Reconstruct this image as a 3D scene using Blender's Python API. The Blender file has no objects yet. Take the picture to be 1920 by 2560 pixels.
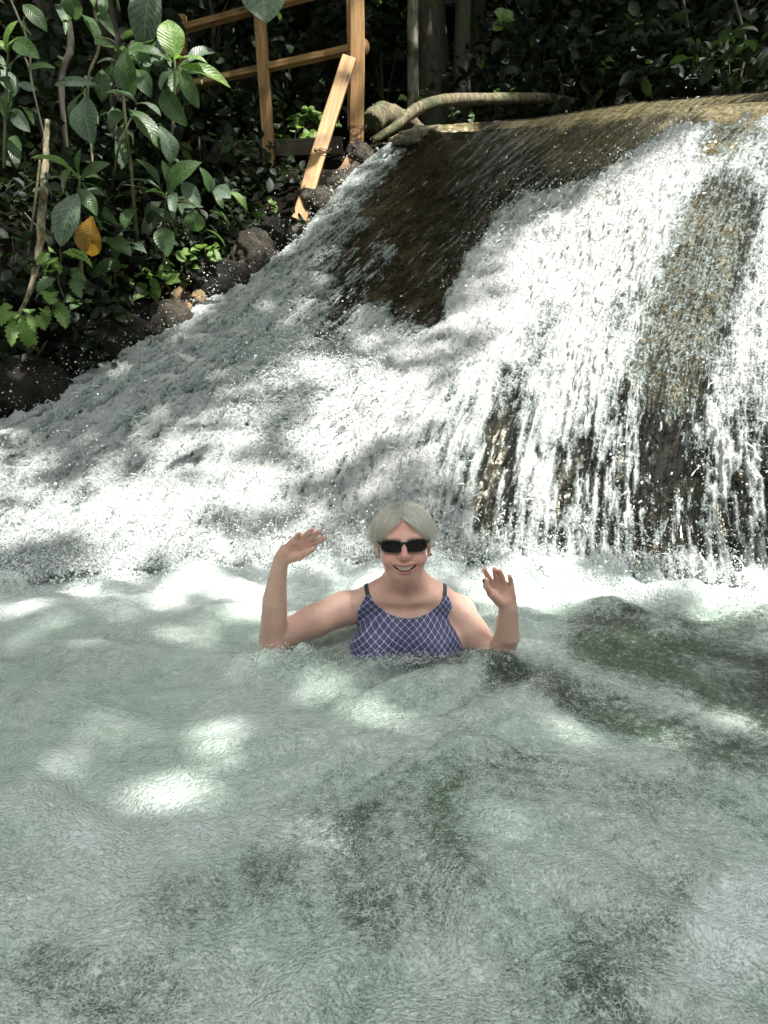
import bpy, bmesh, math, random
import numpy as np
from mathutils import Vector, Matrix

R = math.radians
rng = np.random.default_rng(7)
random.seed(7)
sc = bpy.context.scene
col = sc.collection

# ------------------------------------------------------------------ camera
CAM_H = 0.95
PITCH = R(15.0)
F = 1900.0                       # focal length in pixels of the 1920 x 2560 photograph
cam_d = bpy.data.cameras.new('camera')
cam = bpy.data.objects.new('camera', cam_d)
col.objects.link(cam)
cam.location = (0, 0, CAM_H)
cam.rotation_euler = (R(90) - PITCH, 0, 0)
cam_d.sensor_fit = 'VERTICAL'
cam_d.sensor_height = 36.0
cam_d.lens = 36.0 * F / 2560.0
cam_d.clip_start = 0.05
cam_d.clip_end = 600
sc.camera = cam

# ------------------------------------------------------------------ sky, sun, exposure
SUN = Vector((0.36, -0.30, 0.883)).normalized()     # towards the sun
SUN_EL = math.asin(SUN.z)
SUN_AZ = math.atan2(SUN.x, SUN.y)
w = bpy.data.worlds.new('World'); sc.world = w; w.use_nodes = True
nt = w.node_tree; nt.nodes.clear()
sky = nt.nodes.new('ShaderNodeTexSky'); sky.sky_type = 'NISHITA'; sky.sun_disc = False
sky.sun_elevation = SUN_EL; sky.sun_rotation = SUN_AZ
# unseen broken cloud, added to take the blue cast off the shade
gen = nt.nodes.new('ShaderNodeTexCoord'); cn = nt.nodes.new('ShaderNodeTexNoise'); cn.inputs['Scale'].default_value = 2.6; cn.inputs['Detail'].default_value = 7
nt.links.new(gen.outputs['Generated'], cn.inputs['Vector'])
cr = nt.nodes.new('ShaderNodeMapRange'); cr.inputs[1].default_value = .34; cr.inputs[2].default_value = .52
nt.links.new(cn.outputs['Fac'], cr.inputs[0])
cm = nt.nodes.new('ShaderNodeMix'); cm.data_type = 'RGBA'; cm.inputs[7].default_value = (6.6, 6.7, 6.2, 1)
nt.links.new(cr.outputs[0], cm.inputs[0]); nt.links.new(sky.outputs[0], cm.inputs[6])
bg = nt.nodes.new('ShaderNodeBackground'); bg.inputs[1].default_value = 0.13
wo = nt.nodes.new('ShaderNodeOutputWorld')
nt.links.new(cm.outputs[2], bg.inputs[0]); nt.links.new(bg.outputs[0], wo.inputs[0])
sl = bpy.data.lights.new('sun', 'SUN'); sl.energy = 5.0; sl.angle = R(0.55); sl.color = (1.0, 0.965, 0.9)
so = bpy.data.objects.new('sun', sl); col.objects.link(so)
so.rotation_euler = SUN.to_track_quat('Z', 'Y').to_euler()
so.location = (3, -3, 12)
sc.view_settings.view_transform = 'Standard'
sc.view_settings.look = 'None'
sc.view_settings.exposure = 1.2
sc.view_settings.gamma = 1.0
sc.view_settings.use_curve_mapping = False
sc.render.engine = 'CYCLES'
sc.cycles.max_bounces = 8
sc.cycles.diffuse_bounces = 4
sc.cycles.transparent_max_bounces = 16
sc.cycles.caustics_reflective = False
sc.cycles.caustics_refractive = False
sc.cycles.sample_clamp_indirect = 4.0
sc.cycles.use_denoising = True

# ------------------------------------------------------------------ helpers
cP, sP = math.cos(PITCH), math.sin(PITCH)
def W(px, py, Y):
    """the world point at distance Y (along the ground) seen at a pixel of the photograph"""
    v = (1280.0 - py) / F
    dy = cP + v * sP
    t = Y / dy
    return ((px - 960.0) / F * t, Y, CAM_H + t * (v * cP - sP))
def WV(px, py, Y): return Vector(W(px, py, Y))
def Wn(px, py, Y):
    v = (1280.0 - py) / F
    dy = cP + v * sP
    t = Y / dy
    return np.stack([(px - 960.0) / F * t, Y + 0 * t, CAM_H + t * (v * cP - sP)], -1)
def pix(P):
    """world -> pixel"""
    x, y, z = P[..., 0], P[..., 1], P[..., 2] - CAM_H
    d = y * cP - z * sP; u = y * sP + z * cP
    return 960 + F * x / d, 1280 - F * u / d
def Yz(py, z):
    v = (1280.0 - py) / F
    return (z - CAM_H) * (cP + v * sP) / (v * cP - sP)

def tag(o, label=None, cat=None, group=None, kind=None):
    if label: o['label'] = label
    if cat: o['category'] = cat
    if group: o['group'] = group
    if kind: o['kind'] = kind
    return o
def empty(name, loc=(0, 0, 0)):
    o = bpy.data.objects.new(name, None); col.objects.link(o); o.location = loc
    o.empty_display_size = 0.1
    return o
def wmat(o):
    m = Matrix.Translation(o.location)
    return m if o.parent is None else wmat(o.parent) @ o.matrix_parent_inverse @ m
def link(name, me, mat=None, parent=None, smooth=True):
    o = bpy.data.objects.new(name, me); col.objects.link(o)
    if mat is not None and len(me.materials) == 0: me.materials.append(mat)
    if parent is not None:
        o.parent = parent
        o.matrix_parent_inverse = wmat(parent).inverted()
    if smooth and len(me.polygons): me.polygons.foreach_set('use_smooth', np.ones(len(me.polygons), bool))
    return o
def np_mesh(name, V, Fc, smooth=True):
    V = np.asarray(V, np.float32); Fc = np.asarray(Fc, np.int32)
    me = bpy.data.meshes.new(name)
    n, k = Fc.shape
    me.vertices.add(len(V)); me.vertices.foreach_set('co', V.ravel())
    me.loops.add(n * k); me.loops.foreach_set('vertex_index', Fc.ravel())
    me.polygons.add(n)
    me.polygons.foreach_set('loop_start', np.arange(0, n * k, k, dtype=np.int32))
    me.polygons.foreach_set('loop_total', np.full(n, k, np.int32))
    if smooth: me.polygons.foreach_set('use_smooth', np.ones(n, bool))
    me.update(calc_edges=True); me.validate(verbose=False)
    return me
def attr(me, name, arr):
    a = me.attributes.new(name, 'FLOAT', 'POINT'); a.data.foreach_set('value', np.asarray(arr, np.float32).ravel())
def cattr(me, name, arr):
    arr = np.asarray(arr, np.float32)
    if arr.shape[-1] == 3: arr = np.concatenate([arr, np.ones((len(arr), 1), np.float32)], 1)
    a = me.color_attributes.new(name, 'FLOAT_COLOR', 'POINT'); a.data.foreach_set('color', arr.ravel())
def grid_faces(nr, nc):
    i = np.arange(nr - 1)[:, None] * nc + np.arange(nc - 1)[None]
    return np.stack([i, i + 1, i + nc + 1, i + nc], -1).reshape(-1, 4)

def _h(ix, iy, iz, s):
    h = (ix.astype(np.uint32) * np.uint32(374761393)) ^ (iy.astype(np.uint32) * np.uint32(668265263)) ^ (iz.astype(np.uint32) * np.uint32(2147483647 - 58)) ^ np.uint32(s * 974634 + 12345)
    h = (h ^ (h >> np.uint32(13))) * np.uint32(1274126177)
    return h ^ (h >> np.uint32(16))
def noise(x, y, z=None, s=0):
    """gradient noise about -1..1"""
    x = np.asarray(x, np.float32); y = np.asarray(y, np.float32)
    z = np.zeros_like(x) if z is None else np.asarray(z, np.float32)
    two = False
    xi = np.floor(x); yi = np.floor(y); zi = np.floor(z)
    fx = x - xi; fy = y - yi; fz = z - zi
    xi = xi.astype(np.int64); yi = yi.astype(np.int64); zi = zi.astype(np.int64)
    u = fx * fx * fx * (fx * (fx * 6 - 15) + 10); v = fy * fy * fy * (fy * (fy * 6 - 15) + 10); t = fz * fz * fz * (fz * (fz * 6 - 15) + 10)
    def g(dx, dy, dz):
        h = _h(xi + dx, yi + dy, zi + dz, s)
        a = (h & np.uint32(1023)).astype(np.float32) * (2 * math.pi / 1024)
        b = ((h >> np.uint32(10)) & np.uint32(1023)).astype(np.float32) / 511.5 - 1
        r = np.sqrt(np.maximum(0, 1 - b * b))
        return r * np.cos(a) * (fx - dx) + r * np.sin(a) * (fy - dy) + b * (fz - dz)
    def lerp(a, b, k): return a + (b - a) * k
    x00 = lerp(g(0, 0, 0), g(1, 0, 0), u); x10 = lerp(g(0, 1, 0), g(1, 1, 0), u)
    x01 = lerp(g(0, 0, 1), g(1, 0, 1), u); x11 = lerp(g(0, 1, 1), g(1, 1, 1), u)
    return lerp(lerp(x00, x10, v), lerp(x01, x11, v), t) * 1.5
def fbm(x, y, z=None, o=4, s=0, g=0.5):
    r = 0; a = 1.0; n = 0
    z = np.zeros_like(np.asarray(x, np.float32)) if z is None else z
    for k in range(o):
        r = r + a * noise(x * 2**k, y * 2**k, z * 2**k, s + k); n += a; a *= g
    return r / n
def sstep(a, b, x):
    t = np.clip((x - a) / (b - a), 0, 1); return t * t * (3 - 2 * t)
def tps(pts, vals, lam=0.0):
    """thin plate spline through scattered 2-D points"""
    pts = np.asarray(pts, float); vals = np.asarray(vals, float)
    if vals.ndim == 1: vals = vals[:, None]
    n = len(pts)
    def U(r2): return 0.5 * r2 * np.log(r2 + 1e-9)
    D = ((pts[:, None] - pts[None]) ** 2).sum(-1)
    A = np.zeros((n + 3, n + 3)); A[:n, :n] = U(D) + lam * np.eye(n)
    A[:n, n] = 1; A[:n, n+1:] = pts; A[n, :n] = 1; A[n+1:, :n] = pts.T
    b = np.zeros((n + 3, vals.shape[1])); b[:n] = vals
    c = np.linalg.solve(A, b)
    def f(x, y):
        out = c[n] + x[..., None] * c[n+1] + y[..., None] * c[n+2]
        for k in range(n):
            out = out + U((x - pts[k, 0])**2 + (y - pts[k, 1])**2)[..., None] * c[k]
        return out
    return f
def seg_d(x, y, x0, y0, x1, y1):
    dx, dy = x1 - x0, y1 - y0
    t = np.clip(((x - x0) * dx + (y - y0) * dy) / (dx * dx + dy * dy + 1e-9), 0, 1)
    return np.hypot(x - x0 - t * dx, y - y0 - t * dy)
def paint(x, y, base, strokes):
    """each stroke: points list, radius, softness, value"""
    m = np.full(np.shape(x), float(base))
    for pts, r, soft, val in strokes:
        if len(pts) == 1: d = np.hypot(x - pts[0][0], y - pts[0][1])
        else: d = np.min([seg_d(x, y, *pts[i], *pts[i+1]) for i in range(len(pts) - 1)], axis=0)
        k = 1 - sstep(r - soft, r + soft, d)
        m = m * (1 - k) + val * k
    return m

# materials -------------------------------------------------------
class NT:
    def __init__(s, name):
        s.m = bpy.data.materials.new(name); s.m.use_nodes = True
        s.t = s.m.node_tree; s.t.nodes.clear()
        s.out = s.t.nodes.new('ShaderNodeOutputMaterial')
    def n(s, typ, _in=None, **kw):
        nd = s.t.nodes.new('ShaderNode' + typ)
        for k, v in kw.items(): setattr(nd, k, v)
        for k, v in (_in or {}).items():
            i = nd.inputs[k]
            if isinstance(v, bpy.types.NodeSocket): s.t.links.new(v, i)
            elif isinstance(v, (tuple, list)) and i.type == 'RGBA' and len(v) == 3: i.default_value = (*v, 1)
            else: i.default_value = v
        return nd
    def coord(s, which='Object'): return s.n('TexCoord').outputs[which]
    def at(s, name): return s.n('Attribute', attribute_name=name).outputs['Fac']
    def mapv(s, v, scale=(1, 1, 1), rot=(0, 0, 0), loc=(0, 0, 0)):
        return s.n('Mapping', {'Vector': v, 'Scale': scale, 'Rotation': rot, 'Location': loc}).outputs[0]
    def noise(s, v, scale, detail=4, rough=0.5, dist=0.0, out='Fac'):
        return s.n('TexNoise', {'Vector': v, 'Scale': scale, 'Detail': detail, 'Roughness': rough, 'Distortion': dist}).outputs[out]
    def vor(s, v, scale, feature='F1', out='Distance', rnd=1.0):
        return s.n('TexVoronoi', {'Vector': v, 'Scale': scale, 'Randomness': rnd}, feature=feature).outputs[out]
    def math(s, op, a, b=0.0, c=None):
        d = {0: a, 1: b}
        if c is not None: d[2] = c
        return s.n('Math', d, operation=op).outputs[0]
    def ramp(s, f, a, b, lo=0.0, hi=1.0):
        return s.n('MapRange', {'Value': f, 'From Min': a, 'From Max': b, 'To Min': lo, 'To Max': hi}, interpolation_type='SMOOTHSTEP').outputs[0]
    def mix(s, f, a, b):
        nd = s.t.nodes.new('ShaderNodeMix'); nd.data_type = 'RGBA'
        for idx, v in ((0, f), (6, a), (7, b)):
            i = nd.inputs[idx]
            if isinstance(v, bpy.types.NodeSocket): s.t.links.new(v, i)
            elif isinstance(v, (tuple, list)): i.default_value = (*v[:3], 1)
            else: i.default_value = v
        return nd.outputs[2]
    def bump(s, h, strength=0.5, dist=0.01, nrm=None):
        d = {'Height': h, 'Strength': strength, 'Distance': dist}
        if nrm is not None: d['Normal'] = nrm
        return s.n('Bump', d).outputs[0]
    def pr(s, **kw):
        names = {'base': 'Base Color', 'rough': 'Roughness', 'metal': 'Metallic', 'nrm': 'Normal', 'spec': 'Specular IOR Level', 'ior': 'IOR',
                 'trans': 'Transmission Weight', 'sss': 'Subsurface Weight', 'ssr': 'Subsurface Radius', 'sscale': 'Subsurface Scale', 'coat': 'Coat Weight',
                 'coatr': 'Coat Roughness', 'sheen': 'Sheen Weight', 'alpha': 'Alpha', 'coatn': 'Coat Normal'}
        return s.n('BsdfPrincipled', {names[k]: v for k, v in kw.items()}).outputs[0]
    def done(s, sh): s.t.links.new(sh, s.out.inputs[0]); return s.m

def tube(pts, rad, n=8, cap=True, bump_=0.0, seed=0):
    """returns V, F (quads) for a tube along points"""
    pts = [Vector(p) for p in pts]; m = len(pts)
    if not hasattr(rad, '__len__'): rad = [rad] * m
    V = []; up = Vector((0, 0, 1)); prev = None
    rr = random.Random(seed)
    for i, p in enumerate(pts):
        d = (pts[min(i+1, m-1)] - pts[max(i-1, 0)]).normalized()
        a = prev - d * prev.dot(d) if prev is not None else (up.cross(d) if abs(d.z) < .95 else Vector((1, 0, 0)).cross(d))
        a.normalize(); prev = a; b = d.cross(a)
        for k in range(n):
            t = 2 * math.pi * k / n
            r = rad[i] * (1 + bump_ * (rr.random() - .5))
            V.append(p + a * math.cos(t) * r + b * math.sin(t) * r)
    Fq = [(i*n+k, i*n+(k+1) % n, (i+1)*n+(k+1) % n, (i+1)*n+k) for i in range(m-1) for k in range(n)]
    if cap:
        c0 = len(V); V.append(pts[0]); V.append(pts[-1])
        for k in range(n):
            Fq.append((c0, (k+1) % n, k, c0)); Fq.append((c0+1, (m-1)*n+k, (m-1)*n+(k+1) % n, c0+1))
    return V, Fq
def pyd(name, V, Fq):
    me = bpy.data.meshes.new(name)
    me.from_pydata([tuple(v) for v in V], [], [tuple(dict.fromkeys(f)) for f in Fq]); me.update()
    return me
def smooth_path(ctrl, n=24):
    c = [Vector(p) for p in ctrl]
    c = [c[0] * 2 - c[1]] + c + [c[-1] * 2 - c[-2]]
    out = []
    segs = len(c) - 3
    for i in range(n + 1):
        t = i / n * segs; k = min(int(t), segs - 1); t -= k
        p0, p1, p2, p3 = c[k:k+4]
        out.append(0.5 * ((2*p1) + (p2-p0)*t + (2*p0-5*p1+4*p2-p3)*t*t + (3*p1-p0-3*p2+p3)*t**3))
    return out
# ------------------------------------------------------------------ shape of the falls: distance control points (px, py, Y)
BASE = [(-700, 1500), (0, 1462), (300, 1425), (600, 1405), (960, 1395), (1250, 1410), (1600, 1445), (1920, 1470), (2600, 1520)]
bx_, by_ = np.array(BASE).T
def base_py(px): return np.interp(px, bx_, by_)
EDGE = [(-700, 1330), (-300, 1180), (0, 1062), (130, 1010), (250, 925), (400, 850), (520, 760), (640, 690), (760, 590), (850, 480), (900, 420), (960, 375), (1010, 345), (1105, 316), (1336, 299), (1596, 258), (1920, 232), (2600, 190)]
ex_, ey_ = np.array(EDGE).T
def edge_py(px): return np.interp(px, ex_, ey_)
CP = []
for x, y in BASE: CP.append((x, y, Yz(y, 0.0)))
for x, y, Y in [(-700, 1330, 3.1), (-300, 1180, 3.4), (0, 1062, 3.65), (250, 925, 4.1), (520, 760, 4.65), (760, 590, 5.25), (900, 420, 5.8)]: CP.append((x, y, Y))
for x, y in [(1010, 345), (1105, 316), (1336, 299), (1596, 258), (1920, 232), (2600, 190)]: CP.append((x, y, Yz(y, 2.13)))
CP += [(0, 1250, 3.15), (300, 1150, 3.35), (500, 1100, 3.4), (600, 900, 4.1), (850, 750, 4.55), (960, 1000, 3.55), (960, 1200, 3.12), (1000, 600, 4.9),
       (1200, 500, 5.0), (1500, 420, 4.75), (1250, 1000, 3.45), (1300, 1200, 3.05), (1300, 760, 4.15), (1550, 700, 3.95), (1700, 1150, 2.92), (1500, 1100, 3.15),
       (1500, 1300, 2.9), (1700, 1000, 3.1), (1750, 620, 3.85), (1850, 400, 4.3), (1920, 1100, 2.85), (2500, 800, 3.2), (2500, 1200, 2.7), (-400, 1350, 2.95)]
CP = np.array(CP)
_f = tps(CP[:, :2] / 1000.0, 1.0 / CP[:, 2], 1e-4)
def fallY(px, py): return 1.0 / _f(px / 1000.0, py / 1000.0)[..., 0]

# grid over the falls
NC, NR = 1020, 500
u = np.linspace(-330, 2230, NC)
t = np.linspace(0, 1, NR)
PX, T = np.meshgrid(u, t)
# pad: go on past the edge downwards into the pool and up past the ridge
top = edge_py(PX) ; bot = base_py(PX) + 25
PY = top + (bot - top) * T
FY = fallY(PX, PY)
FP = Wn(PX, PY, FY)
# flow direction (pixels)
FL = [(1900, 300, -.6, .8), (1500, 330, -.8, .6), (1200, 400, -.8, .65), (950, 600, -.75, .7), (1400, 600, -.62, .8), (1500, 900, -.3, .95), (1700, 1300, 0, 1), (1700, 700, -.25, .95),
      (1900, 800, -.05, 1), (1250, 1150, -.28, .95), (1100, 900, -.6, .8), (900, 950, -.7, .7), (600, 800, -.78, .62), (200, 1150, -.85, .55), (700, 1200, -.55, .8), (2200, 900, .1, 1), (-300, 1300, -.85, .5), (1000, 1350, -.2, 1)]
FL = np.array(FL, float)
_ff = tps(FL[:, :2] / 1000, FL[:, 2:], 0.02)
fv = _ff(PX / 1000, PY / 1000); fv /= np.linalg.norm(fv, axis=-1, keepdims=True)
# in grid units (cols per px, rows per px)
cpp = (NC - 1) / (u[-1] - u[0]); rpp = (NR - 1) / (bot - top)
dtop = np.gradient(edge_py(u), u)[None] * (1 - T) + np.gradient(base_py(u), u)[None] * T
gx = fv[..., 0] * cpp; gy = (fv[..., 1] - fv[..., 0] * dtop) * rpp
def sample(A, i, j):
    i = np.clip(i, 0, NR - 1.001); j = np.clip(j, 0, NC - 1.001)
    i0 = i.astype(np.int32); j0 = j.astype(np.int32); a = i - i0; b = j - j0
    return (A[i0, j0] * (1-a) * (1-b) + A[i0+1, j0] * a * (1-b) + A[i0, j0+1] * (1-a) * b + A[i0+1, j0+1] * a * b)
II, JJ = np.meshgrid(np.arange(NR, dtype=np.float32), np.arange(NC, dtype=np.float32), indexing='ij')
def lic(A, steps, step_px):
    """smear A along the flow, both ways"""
    acc = A.copy(); wsum = 1.0
    for sgn in (1, -1):
        i, j = II.copy(), JJ.copy()
        for k in range(steps):
            vx = sample(gx, i, j); vy = sample(gy, i, j)
            i = i + sgn * vy * step_px; j = j + sgn * vx * step_px
            wk = 0.5 + 0.5 * math.cos(math.pi * (k + 1) / (steps + 1))
            acc = acc + wk * sample(A, i, j); wsum += wk
    return acc / wsum
def nrm(A): return (A - A.mean()) / (A.std() + 1e-9)
X3, Y3, Z3 = FP[..., 0], FP[..., 1], FP[..., 2]
def n3(sc_, s, o=2): return fbm(X3 * sc_, Y3 * sc_, Z3 * sc_, o=o, s=s)
def ridge(sc_, s): return 1 - np.abs(noise(X3 * sc_, Y3 * sc_, Z3 * sc_, s)) * 2.2
streakL = nrm(lic(n3(14, 1, 3), 8, 8.0))      # broad lanes
streakM = nrm(lic(n3(38, 5, 2), 6, 5.0))
strand = nrm(lic(lic(n3(34, 9, 2), 8, 6.0), 6, 8.0))
streakS = nrm(lic(rng.standard_normal((NR, NC)).astype(np.float32), 5, 3.0))
wx = noise(X3 * 7, Y3 * 7, Z3 * 7, 31) * .05; wz = noise(X3 * 7, Y3 * 7, Z3 * 7, 32) * .05
def ridw(sc_, s): return 1 - np.abs(noise((X3 + wx) * sc_, Y3 * sc_, (Z3 + wz) * sc_, s)) * 2.2
ridA = lic(ridw(11, 21), 3, 6.0)
ridB = lic(ridw(24, 22), 3, 4.0)
ridC = lic(ridw(52, 23), 2, 3.0)
lump = fbm(X3 * 5, Y3 * 5, Z3 * 5, o=3, s=40)
fine = noise(X3 * 90, Y3 * 90, Z3 * 90, 41)

# how much air is in the water at each place
_wx = 34 * fbm(X3 * 4.5, Y3 * 4.5, Z3 * 4.5, o=4, s=45, g=.6); _wy = 34 * fbm(X3 * 4.5, Y3 * 4.5, Z3 * 4.5, o=4, s=46, g=.6)
FD = paint(PX + _wx, PY + _wy, 0.8, [
    # shaded left cascade
    ([(760, 640), (500, 850), (200, 1020), (-200, 1200)], 130, 70, 0.80),
    ([(900, 520), (700, 800), (450, 1000)], 90, 60, 0.66),
    ([(700, 640), (560, 760)], 45, 40, 0.66),
    ([(880, 440), (950, 400), (830, 560)], 40, 25, 0.62),
    # clear brown sheet
    ([(1130, 400), (1000, 560), (930, 680)], 105, 35, 0.0),
    ([(1400, 360), (1200, 480), (1060, 700), (1040, 800)], 70, 25, 0.0),
    ([(1150, 330), (1336, 330), (1596, 300), (1760, 262), (2230, 235)], 60, 18, 0.0),
    ([(1560, 370), (1350, 430)], 60, 20, 0.0),
    ([(1010, 340), (1100, 330)], 40, 18, 0.0),
    ([(960, 640), (860, 760), (830, 850)], 45, 35, 0.25),
    ([(880, 560), (820, 660)], 40, 30, 0.32),
    # right falls
    ([(1500, 800), (1350, 900), (1250, 1000)], 150, 60, 0.86),
    ([(1650, 480), (1450, 640), (1250, 800)], 110, 40, 0.93),
    ([(1880, 420), (1820, 560)], 60, 30, 0.55),
    ([(1850, 330), (1780, 390)], 40, 25, 0.25),
    ([(1800, 560), (1730, 760), (1670, 980)], 92, 40, 0.20), ([(1790, 700), (1740, 860)], 70, 40, 0.30),
    ([(1640, 1060), (1650, 1180), (1690, 1420)], 88, 26, 0.08),
    ([(1285, 960), (1255, 1100)], 34, 26, 0.30), ([(1250, 1100), (1235, 1320)], 44, 22, 0.16), ([(1330, 1020), (1300, 1150)], 20, 16, .5), ([(1500, 1180), (1470, 1300)], 24, 16, .3), ([(1380, 780), (1340, 900)], 30, 26, .6), ([(1790, 1150), (1800, 1400)], 26, 20, .45), ([(1560, 760), (1540, 820)], 30, 20, .55),
    ([(1440, 1150), (1400, 1330)], 45, 30, 0.40),
    ([(1500, 1330), (1560, 1390)], 50, 30, 0.36),
    ([(1890, 1000), (1880, 1350)], 60, 40, 0.52),
    ([(1590, 950), (1580, 1300)], 22, 18, 0.75),
    ([(980, 950), (820, 1060)], 130, 80, 0.92), ([(350, 1330), (700, 1250), (960, 1240)], 130, 80, 0.94),
])
base_band = sstep(70, 10, base_py(PX) - PY + 25 * lump)
FD = np.maximum(FD, 0.95 * base_band * (0.75 + .25 * sstep(600, 1100, PX)))
foam = FD * 2.0 - 1.0 + (.26 + .14 * sstep(850, 1250, PY) * sstep(1000, 1200, PX)) * streakL * (1 - FD * .45) * (1 - .7 * sstep(.4, .1, np.abs(FD - .25)) * (PY < 1050)) + .22 * lump * sstep(900, 1200, PX) * sstep(.2, .5, FD) + 0.13 * streakM + 0.33 * (ridA - .35) + 0.42 * (ridB - .35) + 0.40 * (ridC - .35) + 0.05 * streakS
foam = np.where(FD < 0.05, foam - 0.5, foam)
foam = np.clip((foam + .45) / 1.5, 0, 1)
foam = np.maximum(foam, 1.25 * sstep(95, 20, base_py(PX) + 14 * lump - PY) * (0.8 + .2 * sstep(1100, 700, PX)))
patch = paint(PX, PY, 0, [([(1800, 580), (1730, 760), (1680, 960)], 85, 40, 1.0)])
foam = foam * (1 - .75 * patch) + .75 * patch * np.clip(.10 + .16 * lump + .10 * fine + .05 * streakS, 0, 1)
foam = np.maximum(foam, (FD < .3) * sstep(2.3, 3.2, streakM + .5 * streakS + .6 * lump) * .75)  # glints on the clear sheet, put in as white foam flecks
# thickness / relief
rough_amp = sstep(0.0, 0.6, FD)
lowr_d = sstep(880, 1180, PY) * sstep(950, 1200, PX)
disp = rough_amp * (0.030 + 0.040 * lump + 0.016 * (ridA - .3) + 0.013 * (ridB - .3) + 0.009 * (ridC - .3)) + 0.006 * fine * foam * rough_amp + rough_amp * 0.0030 * streakS
disp += (1 - rough_amp) * (0.0022 * streakL + 0.0004 * streakM)
disp *= sstep(0.0, 0.012, T) * .9 + .1
# normals
def grid_normals(P):
    du = np.gradient(P, axis=1); dv = np.gradient(P, axis=0)
    N = np.cross(dv, du); N /= np.linalg.norm(N, axis=-1, keepdims=True) + 1e-12
    N *= np.where(N[..., 1:2] * 1 > 0.8, -1, 1)
    return N
NN = grid_normals(FP)
if NN[NR//2, NC//2, 2] < 0: NN = -NN
dirn = NN + np.array([0, -0.2, 0.35]) ; dirn /= np.linalg.norm(dirn, axis=-1, keepdims=True)
# jets: sharp peaks thrown off the surface in the rough water
pk = np.maximum(0, noise(X3 * 30, Y3 * 30, Z3 * 30, 51) - 0.42) * 2 * rough_amp * foam
disp += rough_amp * .010 * strand * lowr_d
disp += pk * 0.05 * (0.5 + lump)
WP = FP + dirn * (disp + 0.012)[..., None]
# rows past the ridge / bank edge so that the sheet does not end in the air
back = []
for k, (dy, dz) in enumerate([(0.06, 0.010), (0.2, 0.02), (0.6, 0.02), (2.0, 0.0), (9.0, -0.02)]):
    r = FP[0].copy(); isr = sstep(980, 1040, u)
    r[:, 1] += dy * isr + (1 - isr) * dy * 0.05; r[:, 0] -= (1 - isr) * dy * .02
    r[:, 2] += dz * isr - (1 - isr) * (0.12 * (k + 1))
    back.append(r)
back = np.array(back[::-1])
WPf = np.concatenate([back, WP], 0); NRf = NR + len(back)
def padr(A, v=None): return np.concatenate([np.repeat(A[:1] if v is None else np.full_like(A[:1], v), len(back), 0), A], 0)
me = np_mesh('waterfall', WPf.reshape(-1, 3), grid_faces(NRf, NC)[:, ::-1])
attr(me, 'foam', padr(foam, 0.0)); attr(me, 'streak', padr(np.clip(.5 + .2 * streakM, 0, 1)))
attr(me, 'fleck', padr(np.clip(.5 + .25 * streakS, 0, 1)))
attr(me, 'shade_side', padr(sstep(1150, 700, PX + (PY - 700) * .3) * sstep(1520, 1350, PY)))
lowr_ = sstep(880, 1180, PY) * sstep(950, 1200, PX)
_sw = np.clip(lowr_ + .38 * sstep(1150, 900, PX), 0, 1)
attr(me, 'strand', padr(np.clip(.5 + .22 * strand, 0, 1) * _sw + .5 * (1 - _sw)))
attr(me, 'strandw', padr(lowr_))

# water material: aerated water is a bright scatterer laced with clear holes; clear water lets the rock show and mirrors
m = NT('falling water')
co = m.coord('Object'); fo = m.at('foam'); stv = m.at('streak'); fl = m.at('fleck')
wob = m.n('VectorMath', {0: m.noise(co, 16, 4, .6, 0, 'Color'), 3: .075}, operation='SCALE').outputs[0]
cs_ = m.n('VectorMath', {0: m.mapv(co, (1, .8, .8)), 1: wob}, operation='ADD').outputs[0]
e1 = m.vor(cs_, 24, 'DISTANCE_TO_EDGE'); e2 = m.vor(cs_, 58, 'DISTANCE_TO_EDGE'); e3 = m.vor(cs_, 120, 'DISTANCE_TO_EDGE')
web = m.math('ADD', m.math('MULTIPLY', m.ramp(e1, .0, .22, .42, 0), m.math('SUBTRACT', 1.0, m.math('MULTIPLY', m.at('strandw'), .5))), m.math('ADD', m.ramp(e2, .0, .24, .40, 0), m.ramp(e3, .0, .30, .26, 0)))
n1 = m.noise(co, 48, 6, .7, .8); n2 = m.noise(co, 230, 3, .6, .3)
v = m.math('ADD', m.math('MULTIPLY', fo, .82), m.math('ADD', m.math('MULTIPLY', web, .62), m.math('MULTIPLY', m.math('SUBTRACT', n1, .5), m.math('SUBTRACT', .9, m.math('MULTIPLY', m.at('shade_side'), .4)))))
v = m.math('ADD', v, m.math('MULTIPLY', m.math('SUBTRACT', fl, .5), .20))
v = m.math('ADD', v, m.math('MULTIPLY', m.math('SUBTRACT', m.at('strand'), .5), 1.15))
v = m.math('SUBTRACT', v, m.math('ADD', .18, m.math('MULTIPLY', m.at('strandw'), .10)))
v = m.math('MINIMUM', v, m.math('MULTIPLY', fo, 7.0))
h = m.math('ADD', m.math('MULTIPLY', v, 1.0), m.math('ADD', m.math('MULTIPLY', n2, 0.35), m.math('MULTIPLY', n1, .5)))
nb = m.bump(h, 1.0, 0.016)
dens = m.ramp(v, 0.10, 0.34)
thin_c = (0.13, 0.155, 0.145); mid_c = (0.38, 0.44, 0.42); wht = (0.90, 0.92, 0.91)
foamc = m.mix(m.ramp(v, 0.22, 0.52), thin_c, mid_c); foamc = m.mix(m.ramp(v, 0.50, 0.88), foamc, wht)
foamc = m.mix(m.math('MULTIPLY', m.at('shade_side'), .6), foamc, m.mix(m.ramp(v, .25, 1.0), (0.36, 0.43, 0.405), (0.82, 0.88, 0.865)))  # flatter grey-green on the left cascade, its shade put into the colour
foam_sh = m.pr(base=foamc, rough=0.16, nrm=nb, ior=1.33, spec=0.9)
tr = m.n('BsdfTranslucent', {'Color': foamc, 'Normal': nb}).outputs[0]
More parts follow.
